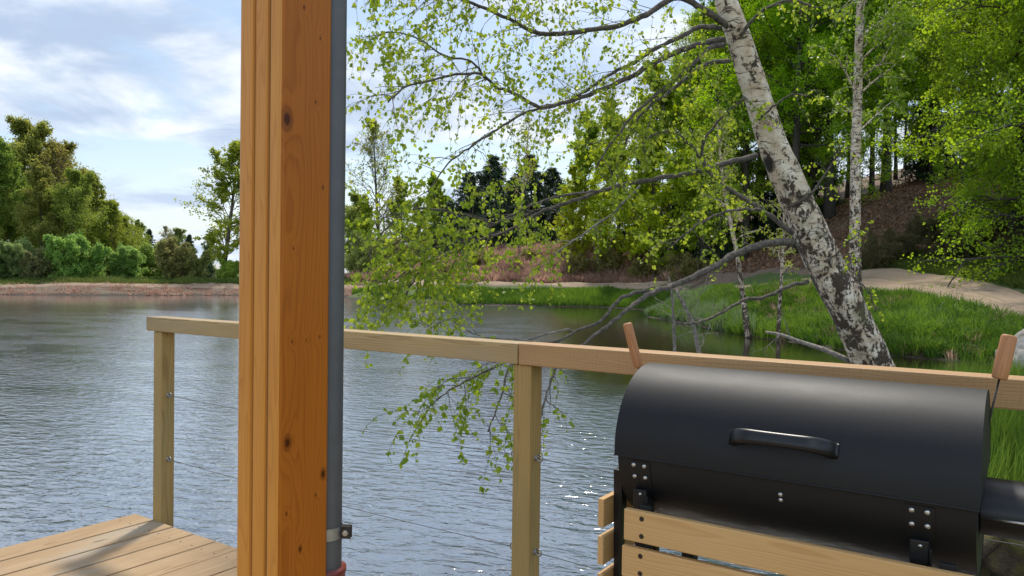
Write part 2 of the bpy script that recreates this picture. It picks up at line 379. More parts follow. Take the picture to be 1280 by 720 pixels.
# cover of the ground: 0 bare sandy soil, 1 grass, 2 dead bracken and leaf litter
road_lo = [(1420, 17), (1280, 20.5), (1160, 25), (1085, 27.3), (1000, 30), (930, 34), (880, 40), (830, 48.5), (760, 51.5), (680, 52), (580, 53.5), (480, 59), (430, 64.5), (290, 64.6), (150, 61), (0, 58.5), (-200, 56.5), (-600, 54.5)]
road_hi = [(1420, 20), (1280, 24), (1180, 29), (1110, 31.5), (1000, 32.4), (930, 36), (880, 42), (830, 50.4), (760, 53.6), (680, 54), (580, 55.5), (480, 61), (430, 66.5), (290, 66.6), (150, 63), (0, 60.3), (-200, 58.3), (-600, 56.3)]
bracken_poly = [UY(*q) for q in [(430, 69), (480, 62.5), (580, 55.8), (680, 54.2), (760, 53.8), (830, 50.7), (880, 43), (950, 40), (1020, 35), (1110, 33), (1200, 31.5), (1300, 28), (1420, 26), (1500, 60), (1300, 110), (900, 110), (700, 80), (560, 74), (430, 74)]]
br = inpoly(GX, GY, bracken_poly)
soil = inpoly(GX, GY, [UY(*q) for q in road_lo] + [UY(*q) for q in road_hi[::-1]])
left_dam = inpoly(GX, GY, [UY(*q) for q in [(-700, 50), (0, 54), (300, 60), (440, 60), (470, 64), (300, 66), (0, 60.5), (-700, 57)]])
cov = np.where(soil | left_dam, 0., np.where(br, 1., .5))
b = MB(); b.add(np.stack([GX, GY, GZ], -1).reshape(-1, 3), Fg, cov.ravel())
m, t = new_mat('ground_cover')
pos = t.n('ShaderNodeNewGeometry').outputs['Position']
cv = t.n('ShaderNodeAttribute', attribute_name='tint').outputs['Fac']
z = t.n('ShaderNodeSeparateXYZ', {0: pos}).outputs[2]
wob = t.math('MULTIPLY', t.math('SUBTRACT', t.noise(pos, .9, 4.), .5), .5)
cvw = t.math('ADD', cv, wob)
n1 = t.noise(pos, 2.2, 6., .65); n2 = t.noise(pos, 11., 5., .65)
soilc = t.mix(n2, (.085, .060, .040), (.24, .175, .125)); soilc = t.mix(t.math('MULTIPLY', t.smooth(t.noise(pos, 4.5, 5., .7), .5, .62), .6), soilc, (.06, .042, .028))
soilc = t.mix(t.smooth(n1, .56, .66), soilc, (.12, .14, .035))
grassc = t.mix(n2, (.035, .075, .012), (.11, .15, .03))
grassc = t.mix(t.smooth(n1, .55, .7), grassc, (.19, .13, .07))
lit = t.mix(n2, (.105, .070, .047), (.29, .20, .14))
lit = t.mix(t.smooth(t.noise(pos, .45, 5.), .5, .62), lit, (.09, .06, .03))
c = t.mix(t.smooth(cvw, .2, .32), soilc, grassc); c = t.mix(t.smooth(cvw, .7, .82), c, lit)
mud = t.math('SUBTRACT', 1., t.smooth(t.math('ADD', z, t.math('MULTIPLY', wob, .3)), .05, .22))
c = t.mix(mud, c, (.05, .036, .022))
hb = t.math('ADD', n1, t.math('MULTIPLY', n2, .5))
finish(t, pbsdf(t, Base_Color=c, Roughness=.95, Normal=t.bump(hb, .8, .12)))
ground = b.build('ground', m); tag(ground, kind='structure')

# dirt road: a sheet laid just above the ground
def ribbon(lo, hi, k, lift):
    lo = np.array([UY(*q) for q in lo]); hi = np.array([UY(*q) for q in hi])
    def res(a):
        s = np.concatenate([[0], np.cumsum(np.linalg.norm(np.diff(a, axis=0), axis=1))]); s /= s[-1]
        return s
    s = np.linspace(0, 1, k)
    # same parameter on both edges
    q = np.linspace(0, 1, len(lo)); fine = np.interp(s, np.linspace(0, 1, k), s)
    A = np.stack([np.interp(s, q, lo[:, j]) for j in (0, 1)], 1); B = np.stack([np.interp(s, q, hi[:, j]) for j in (0, 1)], 1)
    ker = np.ones(15) / 15
    for X in (A, B):
        for j in (0, 1):
            X[:, j] = np.convolve(np.pad(X[:, j], 7, 'edge'), ker, 'valid')
    return A, B
A_, B_ = ribbon(road_lo, road_hi, 520, 0)
cr = 17
ts = np.linspace(0, 1, cr)
wobA = (vnoise(A_[:, 0], A_[:, 1], .8, 5) - .5) * .25 + (vnoise(A_[:, 0], A_[:, 1], 3., 6) - .5) * .12
VX = A_[:, None, :] * (1 - ts)[None, :, None] + B_[:, None, :] * ts[None, :, None]
dirAB = B_ - A_; dirAB /= np.linalg.norm(dirAB, axis=1)[:, None]
VX = VX + dirAB[:, None, :] * (wobA[:, None, None] * (1 - 2 * np.abs(ts - .5))[None, :, None] * 0 + wobA[:, None, None] * np.where(ts < .5, 1, -1)[None, :, None] * (2 * np.abs(ts - .5))[None, :, None])
edge = np.minimum(ts, 1 - ts)
rut = -.05 * (np.exp(-((ts - .28) / .09) ** 2) + np.exp(-((ts - .72) / .09) ** 2))
lift = np.where(edge <= .001, -.12, .085) + rut
VZ = height(VX[..., 0], VX[..., 1]) + lift[None]
ii = np.arange(520 * cr).reshape(520, cr)
Fr = np.stack([ii[:-1, :-1], ii[1:, :-1], ii[1:, 1:], ii[:-1, 1:]], -1).reshape(-1, 4)
b = MB(); b.add(np.concatenate([VX, VZ[..., None]], -1).reshape(-1, 3), Fr[:, ::-1], np.tile(ts, 520))
m, t = new_mat('packed_sand')
pos = t.n('ShaderNodeNewGeometry').outputs['Position']
a = t.n('ShaderNodeAttribute', attribute_name='tint').outputs['Fac']
n1 = t.noise(pos, 1.1, 5., .6); n2 = t.noise(pos, 16., 5., .7)
c = t.mix(n2, (.24, .165, .105), (.47, .345, .24)); strk = t.noise(t.vec('MULTIPLY', t.n('ShaderNodeCombineXYZ', {0: t.math('MULTIPLY', a, 14.), 1: t.math('MULTIPLY', n1, 1.5)}).outputs[0], (1, 1, 1)), 1., 4.); c = t.mix(t.math('MULTIPLY', t.smooth(strk, .48, .62), .45), c, (.21, .145, .095)); c = t.mix(t.math('MULTIPLY', t.smooth(n1, .45, .7), .5), c, (.26, .18, .12))
crown = t.math('SUBTRACT', 1., t.smooth(t.math('ABSOLUTE', t.math('SUBTRACT', a, .5)), .03, .14))
c = t.mix(t.math('MULTIPLY', crown, t.math('MULTIPLY', t.smooth(n1, .4, .6), .35)), c, (.17, .16, .06))
finish(t, pbsdf(t, Base_Color=c, Roughness=.95, Normal=t.bump(n2, .5, .05)))
tag(b.build('dirt_road', m), kind='structure')

# water: ripples as real waves of the surface's shading normal
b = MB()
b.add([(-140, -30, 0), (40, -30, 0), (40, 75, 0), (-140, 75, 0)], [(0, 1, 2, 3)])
m, t = new_mat('pond_water')
pos = t.n('ShaderNodeNewGeometry').outputs['Position']
rot = t.n('ShaderNodeVectorRotate', {'Vector': pos, 'Angle': R(18)}, rotation_type='Z_AXIS').outputs[0]
w1 = t.noise(t.vec('MULTIPLY', rot, (4.2, 8.5, 1)), 1., 3., .55, .5)
w2 = t.noise(t.vec('MULTIPLY', rot, (11, 23, 1)), 1., 3., .6, .6)
w3 = t.noise(t.vec('MULTIPLY', rot, (.35, .6, 1)), 1., 2.)
gust = t.smooth(w3, .3, .6)
h = t.math('ADD', t.math('MULTIPLY', w1, .022), t.math('MULTIPLY', w2, .0026))
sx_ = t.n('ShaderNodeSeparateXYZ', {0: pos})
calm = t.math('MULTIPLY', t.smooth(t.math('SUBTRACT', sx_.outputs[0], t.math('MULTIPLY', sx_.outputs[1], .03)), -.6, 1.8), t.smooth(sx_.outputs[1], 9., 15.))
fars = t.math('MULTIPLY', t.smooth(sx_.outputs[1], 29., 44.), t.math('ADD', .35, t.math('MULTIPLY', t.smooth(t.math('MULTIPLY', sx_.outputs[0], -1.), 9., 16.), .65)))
refl_dark = calm; calm = t.math('MAXIMUM', calm, fars)     # right bank: sheltered ripples; the same mask paints the dark reflection
h = t.math('MULTIPLY', h, t.math('ADD', .6, t.math('MULTIPLY', gust, .6)))
h = t.math('MULTIPLY', h, t.math('SUBTRACT', 1., t.math('MULTIPLY', calm, .93)))
bp = t.n('ShaderNodeBump', {'Height': h, 'Strength': 1., 'Distance': 1.}).outputs[0]
finish(t, pbsdf(t, Base_Color=t.mix(t.math('MINIMUM', t.math('MULTIPLY', refl_dark, 1.15), 1.), (.052, .078, .115), (.016, .012, .006)), Roughness=.1, IOR=1.85, Normal=bp, **{'Coat Weight': t.math('SUBTRACT', 1., refl_dark), 'Coat IOR': 1.85, 'Coat Roughness': .11, 'Coat Normal': bp}))  # dark wood reflection painted into the base colour, coat removed there
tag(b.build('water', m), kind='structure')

# ------------------------------------------------------------------ deck, railing, timber post
ANG = -R(34.28)
ex = np.array([math.cos(ANG), math.sin(ANG), 0]); ey = np.array([-math.sin(ANG), math.cos(ANG), 0])   # along the rail, and outwards over the water
P0 = np.array([-1.71, 3.78, 0]); DECK = .65
def loc(t_, q, z=0): return tuple(P0 + ex * t_ - ey * q + np.array([0, 0, z]))   # q: towards the house

deck = empty('wooden_deck', loc(2, 2, DECK), ANG)
tag(deck, 'weathered deck of wide pale boards with the rail posts at its outer edge', 'deck')
M_deck = MB
for k in range(27):
    L = 4.05 + rnd.uniform(-.006, .006)
    x = -.194 + .169 * (k + .5) - 2
    boxo('board', (L, .160 + rnd.uniform(-.0015, .001), .028), (x, -.035 + 2 - L / 2 + .0, -.014 + rnd.uniform(-.0015, .0015)), M['deck'], deck, (0, 0, PI / 2), .003)
for bd in [o for o in children(deck)]:
    for q in (.10, 1.0, 2.0, 3.0):
        for sy_ in (-.045, .045):
            e = MB(); c_ = (bd.dimensions.x / 2 - q + .035 if False else 2.025 - q - .0, sy_ + rnd.uniform(-.006, .006), .0141)
            e.tube([(c_[0], c_[1], .0139), (c_[0], c_[1], .0147)], [.0046, .0042], 10); e.build('screw', M['dark_metal'], bd)
for q in (.10, 1.0, 2.0, 3.0, 3.9):
    boxo('joist', (4.5, .045, .17), (.1, 2 - q, -.028 - .087), M['railpost'], deck, bevel=.002)
for q in (.2, 2, 3.8):
    for x in (-1.9, .1, 2.1):
        b = MB(); b.tube([(x, 2 - q, -.2), (x, 2 - q, -1.9)], .07, 12); b.build('piling', M['railpost'], deck)

railing = empty('deck_railing', loc(0, 0, DECK), ANG)
tag(railing, 'timber railing with square posts, two joined handrails and thin steel cables', 'railing')
RT = 1.0; SP = 2.127
for k in range(3):
    po = boxo('post', (1.22, .07, .07), (k * SP + (.012 if k == 1 else 0), 0, RT - .07 - .61 - .001), M['railpost'], railing, (0, -PI / 2, 0), .004)
    for zz in (.618, .303):
        for sgn in (-1, 1):
            e = MB(); xx = sgn * .052
            ring = [(zz - (RT - .681) + .011 * math.cos(q), 0, -xx + .011 * math.sin(q)) for q in np.linspace(0, 2 * PI, 11)]
            e.tube(ring, .003, 6, cap=False)
            e.tube([(zz - (RT - .681), 0, -sgn * .03), (zz - (RT - .681), 0, -sgn * .043)], .0045, 8)
            e.tube([(zz - (RT - .681), 0, -sgn * .0352), (zz - (RT - .681), 0, -sgn * .0375)], .010, 10)
            e.build('eye_bolt', M['bolt'], po)
x0 = -.085
hr = boxo('handrail', (SP - x0 - .002, .09, .069), ((SP + x0) / 2 - .001, 0, RT - .0345), M['rail'], railing, bevel=.004)
hr2 = boxo('handrail', (2.4, .09, .071), (SP + .002 + 1.2, 0, RT - .0345), M['railred'], railing, bevel=.004)
hr['label'] = 'greenish weathered handrail'; hr2['label'] = 'reddish newer handrail with saw marks'
for k in range(2):
    for zz in (.618, .303):
        b = MB(); xs = np.linspace(k * SP + .052, (k + 1) * SP - .052, 14)
        b.tube([(x, 0, zz - .012 * (1 - ((x - (k + .5) * SP) / (SP / 2)) ** 2)) for x in xs], .0013, 6); b.build('cable', M['wire'], railing)

# big glued post in three layers, standing in front of the rail
PC = np.array([-.4386, 1.4834, 0])
post = empty('veranda_post', (PC[0], PC[1], DECK), ANG)
tag(post, 'thick orange glazed post of three layered boards beside the grey pipe', 'post')
PH = 3.2
for k, (wd, x) in enumerate(((.0400, -.0442), (.0380, -.0008), (.0350, .0422))):
    off = (0, -.001, .001)[k]
    # length on local X -> stands up
    bo = boxo('board', (PH, .12 + off, wd), (x, 0, PH / 2), M['post'] if k == 2 else M['strip'], post, (0, -PI / 2, 0), .007)
    if k == 2:                              # front face takes the lighter copy, its light painted as colour
        bo.data.materials.append(M['strip'])
        for pg in bo.data.polygons:
            if pg.normal.y < -.9: pg.material_index = 1
# knots are given in the board's own frame: centre of the board is at z = DECK + PH / 2
boxo('groove_shade_backing', (PH - .01, .108, .112), (0, 0, PH / 2), simple('groove_shade_brown', (.20, .085, .02), .7), post, (0, -PI / 2, 0), 0)  # backing seen in the gaps; its dark brown stands in for groove shade

pc = PC + ex * .06 + ey * .06 + ey * .034 - ex * .040
pipe = empty('downpipe', (pc[0], pc[1], DECK), ANG)
tag(pipe, 'grey zinc rainwater pipe clipped behind the orange post', 'drainpipe')
def zpx(v, d): return CAM[2] - (v - 342) * d / F - DECK
zc = zpx(667, 1.54); zr = zpx(712, 1.54)
b = MB(); b.tube([(0, 0, zr - .03), (0, 0, 1.4), (0, 0, 3.2)], .0300, 40, cap=False); b.build('pipe', M['galv'], pipe)
b = MB(); b.tube([(0, 0, -.02), (0, 0, zr - .06)], .0335, 32); b.tube([(0, 0, zr - .07), (0, 0, zr - .012), (0, 0, zr - .01), (0, 0, zr)], [.0375, .0375, .0395, .0395], 32); b.build('collar', M['red'], pipe)
b = MB()
b.tube([(0, 0, zc - .012), (0, 0, zc + .012)], .0318, 36, cap=False); b.tube([(0, 0, zc + .012), (0, 0, zc - .012)], .0302, 36, cap=False)
clamp = b.build('pipe_clamp', simple('clamp_zinc', (.42, .42, .43), .4, .9, 90, .25), pipe)
A = R(34.28) - R(4)
dirr = np.array([math.cos(A), math.sin(A), 0.]); perp = np.array([-dirr[1], dirr[0], 0])
MR = Matrix.Rotation(A, 3, 'Z')
for s in (-1, 1):
    e = MB(); c_ = dirr * .040 + perp * s * .005; e.box((c_[0], c_[1], zc), (.021, .0035, .026), MR); e.build('ear', M['dark_metal'], clamp, smooth=False, bevel=.001)
e = MB(); c_ = dirr * .041
e.tube([tuple(c_ - perp * .016 + np.array([0, 0, zc])), tuple(c_ + perp * .014 + np.array([0, 0, zc]))], .0032, 10)
e.tube([tuple(c_ - perp * .0125 + np.array([0, 0, zc])), tuple(c_ - perp * .0075 + np.array([0, 0, zc]))], .0062, 6); e.build('bolt', M['steel'], clamp, smooth=False)

# ------------------------------------------------------------------ grill
GA = np.array([.36, 2.0, 0])                    # left end of the barrel's axis
GL, GR, GZ0 = .752, .19, 1.459
grill = empty('barrel_grill', (GA[0], GA[1], DECK), ANG)
tag(grill, 'black barrel barbecue with a curved handle and folded down wooden shelves', 'barbecue')
az = GZ0 - DECK                                  # axis height above the deck; local x along the barrel, -y to the camera
def arc(R0, a0, a1, n=28): return [(-R0 * math.cos(q), R0 * math.sin(q)) for q in np.linspace(a0, a1, n)]   # (y, z), angle from the front upwards
def shell(bm, R0, a0, a1, x0, x1, th=.003, n=32, nx=8):
    o = arc(R0, a0, a1, n); i = arc(R0 - th, a0, a1, n)[::-1]
    loop = o + i; k = len(loop); xs = np.linspace(x0, x1, nx)
    V = [(x, y, az + z) for x in xs for (y, z) in loop]
    Fq = [(s * k + j, s * k + (j + 1) % k, (s + 1) * k + (j + 1) % k, (s + 1) * k + j) for s in range(nx - 1) for j in range(k)]
    bm.add(V, Fq)
def disc(bm, R0, a0, a1, x, n=32, sgn=1, th=.003):
    o = arc(R0, a0, a1, n)
    V = [(x, y, az + z) for (y, z) in o] + [(x + th, y, az + z) for (y, z) in o]
    base = bm.n; bm.add(V, [(j, j + 1, n + j + 1, n + j) for j in range(n - 1)])
    bm.more([[base + j for j in range(n)]]); bm.more([[base + n + j for j in range(n)][::-1]]); bm.more([[base, base + n, base + 2 * n - 1, base + n - 1]])
b = MB(); shell(b, .186, R(5) - PI, R(-0), .006, GL - .006); disc(b, .1855, -PI + R(5), 0, .007); disc(b, .1855, -PI + R(5), 0, GL - .010)
barrel = b.build('barrel', M['paint'], grill, smooth=True)
a_lid = R(-3)
b = MB(); shell(b, .193, a_lid, PI + R(-2), 0, GL); disc(b, .192, a_lid + R(1), PI - R(3), .0005); disc(b, .192, a_lid + R(1), PI - R(3), GL - .0035)
b.tube([(0, -.1925 * math.cos(a_lid), az + .1925 * math.sin(a_lid)), (GL, -.1925 * math.cos(a_lid), az + .1925 * math.sin(a_lid))], .0028, 8)
lid = b.build('lid', M['paint'], grill, smooth=True)
for o in (barrel, lid):
    md = o.modifiers.new('es', 'EDGE_SPLIT'); md.split_angle = R(35)
# bow handle
b = MB(); t0, t1 = .285, .492; ah = R(21)
hn = np.array([0, -math.cos(ah), math.sin(ah)]); ht = np.array([0, math.sin(ah), math.cos(ah)])
prof = []
path = []
for s in np.linspace(0, 1, 40):
    x = t0 + (t1 - t0) * s
    rise = .046 * (1 - abs(2 * s - 1) ** 6) - .004
    path.append((x, rise))
path = [(t0 - .002, -.006)] + path + [(t1 + .002, -.006)]
k = 10; V = []; n_ = len(path)
for i, (x, rise) in enumerate(path):
    s = min(max((x - t0) / (t1 - t0), 0), 1)
    hw = .0150 + .004 * (abs(2 * s - 1) ** 3); th = .0085 + .005 * abs(2 * s - 1) ** 4
    tx = path[min(i + 1, n_ - 1)][0] - path[max(i - 1, 0)][0]; tr = path[min(i + 1, n_ - 1)][1] - path[max(i - 1, 0)][1]
    L = math.hypot(tx, tr); nxv = -tr / L; nrv = tx / L
    cpt = np.array([0, 0, az]) + hn * (.192 + rise) + np.array([x, 0, 0]) - ht * .004
    for j in range(k):
        a = j / k * 2 * PI; ca = math.copysign(abs(math.cos(a)) ** .6, math.cos(a)); sa = math.copysign(abs(math.sin(a)) ** .6, math.sin(a))
        V.append(cpt + ht * hw * ca + (np.array([nxv, 0, 0]) + hn * nrv) * th * sa)
b.add(V, [(i * k + j, i * k + (j + 1) % k, (i + 1) * k + (j + 1) % k, (i + 1) * k + j) for i in range(n_ - 1) for j in range(k)])
b.build('handle', M['gloss'], lid)
# bolted leg plates, legs, screws
def on_barrel(x, a, R0=.186): return np.array([x, -R0 * math.cos(a), az + R0 * math.sin(a)])
def screw(x, a, parent, r=.0056, R0=.186):
    e = MB(); d = np.array([0, -math.cos(a), math.sin(a)]); p = on_barrel(x, a, R0)
    e.tube([tuple(p - d * .002), tuple(p + d * .0016), tuple(p + d * .0035), tuple(p + d * .0042)], [r, r, r * .75, r * .2], 12)
    e.box(p + d * .0043, (r * 1.1, .0006, r * .22), Matrix.Rotation(rnd.uniform(0, 3), 3, tuple(d)))
    return e.build('screw', M['steel'], parent)
for xc in (.062, .652):
    b = MB(); shell_n = 8
    o_ = [(-.1885 * math.cos(q), .1885 * math.sin(q)) for q in np.linspace(R(-30), R(-6), shell_n)]; i_ = [(-.1855 * math.cos(q), .1855 * math.sin(q)) for q in np.linspace(R(-30), R(-6), shell_n)][::-1]
    lp = o_ + i_; kk = len(lp)
    V = [(x, y, az + z_) for x in (xc - .026, xc + .026) for (y, z_) in lp]
    b.add(V, [(j, (j + 1) % kk, kk + (j + 1) % kk, kk + j) for j in range(kk)]); b.more([[*range(kk)][::-1]]); b.more([[kk + j for j in range(kk)]])
    pl_ = b.build('leg_plate', M['paint'], barrel, smooth=False)
    for dx in (-.0135, .0135):
        for a in (R(-9), R(-18)): screw(xc + dx, a, barrel, R0=.1885)
    b = MB(); b.box((xc, -.166, az - .138), (.034, .030, .10)); b.box((xc + .020, -.180, az - .138), (.005, .012, .075)); b.build('hinge_bracket', M['gloss'], grill, smooth=False, bevel=.002)
    for zz in (-.098, -.14):
        e = MB(); e.tube([(xc + .002, -.1805, az + zz), (xc + .002, -.184, az + zz)], [.0045, .003], 10); e.build('screw', M['steel'], grill)
    for yy in (-.15, .15):
        b = MB(); b.box((xc, yy, az / 2 - .05), (.035, .035, az - .12)); b.build('leg', M['paint'], grill, smooth=False, bevel=.003)
for a in (R(-13.5), R(-17.5)): screw(GL / 2 + .012, a, barrel, .0052)
b = MB(); b.box((GL / 2, 0, .16), (GL - .1, .32, .012)); b.build('lower_shelf', M['paint'], grill, smooth=False, bevel=.002)
b = MB(); b.box((GL / 2, -.15, .30), (GL - .16, .02, .03)); b.box((GL / 2, .15, .30), (GL - .16, .02, .03)); b.build('cross_bar', M['paint'], grill, smooth=False, bevel=.002)
# front shelf folded down: three slats
fq = -.24; zt = 1.338 - DECK
for k in range(3):
    zz = zt - .036 - k * .086
    s = boxo('front_slat', (.700 + (.004 if k else 0), .018, .072), (.05 + .35 - (.002 if k else 0), fq + .009, zz), M['slat'], grill, bevel=.0025)
    for xx in (-.305, .305):
        for z2 in (-.020, .020):
            e = MB(); e.tube([(xx, -.0085, z2), (xx, -.0096, z2)], [.0062, .0058], 12); e.box((xx, -.0098, z2), (.008, .0006, .0016), Matrix.Rotation(.6, 3, 'Y')); e.box((xx, -.0098, z2), (.0016, .0006, .008), Matrix.Rotation(.6, 3, 'Y'))
            e.build('screw', M['dark_metal'], s, smooth=False)
for xx in (.095, .705):
    boxo('shelf_arm', (.03, .012, .27), (xx, fq + .0245, zt - .125), M['paint'], grill, bevel=.002)
# left side shelf folded down: three slats across, on tapering black arms
for k in range(3):
    s = boxo('side_slat', (.34, .016, .07), (-.036, -.02, az - .215 + .055 - k * .092), M['slat'], grill, (0, 0, PI / 2), .0025)
b = MB()
for yy in (-.125, .10):
    V = [(-.027, yy - .018, az - .06), (-.003, yy - .018, az - .06), (-.003, yy + .018, az - .06), (-.027, yy + .018, az - .06),
         (-.027, yy - .006, az - .42), (-.012, yy - .006, az - .42), (-.012, yy + .010, az - .42), (-.027, yy + .010, az - .42)]
    b.add(V, [(0, 1, 2, 3), (7, 6, 5, 4), (0, 4, 5, 1), (1, 5, 6, 2), (2, 6, 7, 3), (3, 7, 4, 0)])
b.build('side_arm', M['gloss'], grill, smooth=False, bevel=.002)
e = MB(); e.tube([(-.03, -.125, az - .072), (.006, -.125, az - .072)], .004, 10); e.build('hinge_pin', M['steel'], grill)
# small rounded fire box on the right end
fb = []
def pod(x0, L, R0, z0, a0, a1, yc, th=.0):
    bm = MB(); n = 14; mm = 20; V = []
    for i in range(n):
        s = i / (n - 1); x = x0 + L * s
        rr = R0 * math.sqrt(max(0, 1 - max(0, (s - .35) / .65) ** 2.2)) + .0005
        for j in range(mm):
            a = a0 + (a1 - a0) * j / (mm - 1)
            V.append((x, yc - rr * 1.5 * math.cos(a), z0 + rr * math.sin(a)))
    bm.add(V, [(i * mm + j, i * mm + j + 1, (i + 1) * mm + j + 1, (i + 1) * mm + j) for i in range(n - 1) for j in range(mm - 1)])
    for i in range(0): pass
    return bm
yb = .0
fbz = az - .045
f1 = pod(GL - .004, .2, .056, fbz, R(-4), R(184), yb); fbx = f1.build('firebox_lid', M['gloss'], grill)
f2 = pod(GL - .004, .19, .052, fbz - .004, R(-176), R(-4), yb); f2.build('firebox', M['paint'], grill)
b = MB(); b.tube([(GL, -.087, fbz - .003), (GL + .08, -.086, fbz - .003), (GL + .13, -.072, fbz - .003)], .0025, 6); b.build('firebox_rim', M['steel'], grill)

# two wooden handled skewers stuck down behind the lid
def skewer(u0, v0, d0, u1, v1, d1, r, rod, label):
    a = P(u0, v0, d0); c_ = P(u1, v1, d1); ax = (a - c_) / np.linalg.norm(a - c_); L = np.linalg.norm(a - c_)
    q = Vector(ax).to_track_quat('X', 'Z')
    o = empty('grill_skewer', tuple(c_)); o.rotation_mode = 'QUATERNION'; o.rotation_quaternion = q
    tag(o, label, 'skewer', 'wooden handled skewers at the grill')
    b = MB(); b.tube([(0, 0, 0), (.001, 0, 0), (.004, 0, 0), (L * .3, 0, 0), (L - .006, 0, 0), (L - .002, 0, 0), (L, 0, 0)], [r * .7, r * .9, r * .98, r * 1.04, r, r * .93, r * .8], 20); b.build('handle', M['handle'], o)
    b = MB(); b.tube([(.002, 0, 0), (-rod, 0, 0)], .0022, 8); b.build('rod', M['dark_metal'], o)
skewer(784, 404, 2.22, 798, 459, 2.22, .0135, .10, 'turned wooden skewer handle leaning left at the far end of the black lid')
skewer(1262, 419, 1.66, 1249, 474, 1.66, .0155, .16, 'turned wooden skewer handle leaning right beside the near end of the black lid')

# ------------------------------------------------------------------ foliage tools
def norm(a): return a / (np.linalg.norm(a, axis=-1, keepdims=True) + 1e-9)
def leaves(mb, rng, pos, size, hang=.4, aspect=.75, tint=None, vary=(.65, 1.25)):
    """kite-shaped folded leaves at pos"""
    n = len(pos)
    if n == 0: return
    d = norm(rng.normal(size=(n, 3)) + np.array([0, 0, -1.]) * hang * 2.2)
    nrm = norm(rng.normal(size=(n, 3)) + np.array([0, 0, .6]))
    s = norm(np.cross(d, nrm)); nn = np.cross(s, d)
    sz = size * rng.uniform(*vary, size=(n, 1)); wd = sz * aspect * .5
    b0 = pos; mid = pos + d * sz * .42 - nn * sz * .10; tip = pos + d * sz
    l = mid + s * wd; r = mid - s * wd
    V = np.stack([b0, l, tip, r], 1).reshape(-1, 3)
    i = np.arange(n)[:, None] * 4
    tt = np.repeat(rng.uniform(0, 1, n) if tint is None else tint, 4)
    mb.add(V, i + np.array([[0, 1, 2, 3]]), tt)
def walk(rng, p, d, L, n, wander, grav=0.):
    p = np.array(p, float); d = np.array(d, float); out = [p.copy()]; st = L / n
    for i in range(n):
        d = d + rng.normal(size=3) * wander + np.array([0, 0, grav]); d /= np.linalg.norm(d) + 1e-9
        p = p + d * st; out.append(p.copy())
    return np.array(out)
def at(path, s):
    k = s * (len(path) - 1); i = min(int(k), len(path) - 2); f = k - i
    return path[i] * (1 - f) + path[i + 1] * f, norm(path[i + 1] - path[i])
def side(rng, d, ang):
    a = rng.normal(size=3); a -= d * np.dot(a, d); a /= np.linalg.norm(a) + 1e-9
    return d * math.cos(ang) + a * math.sin(ang)
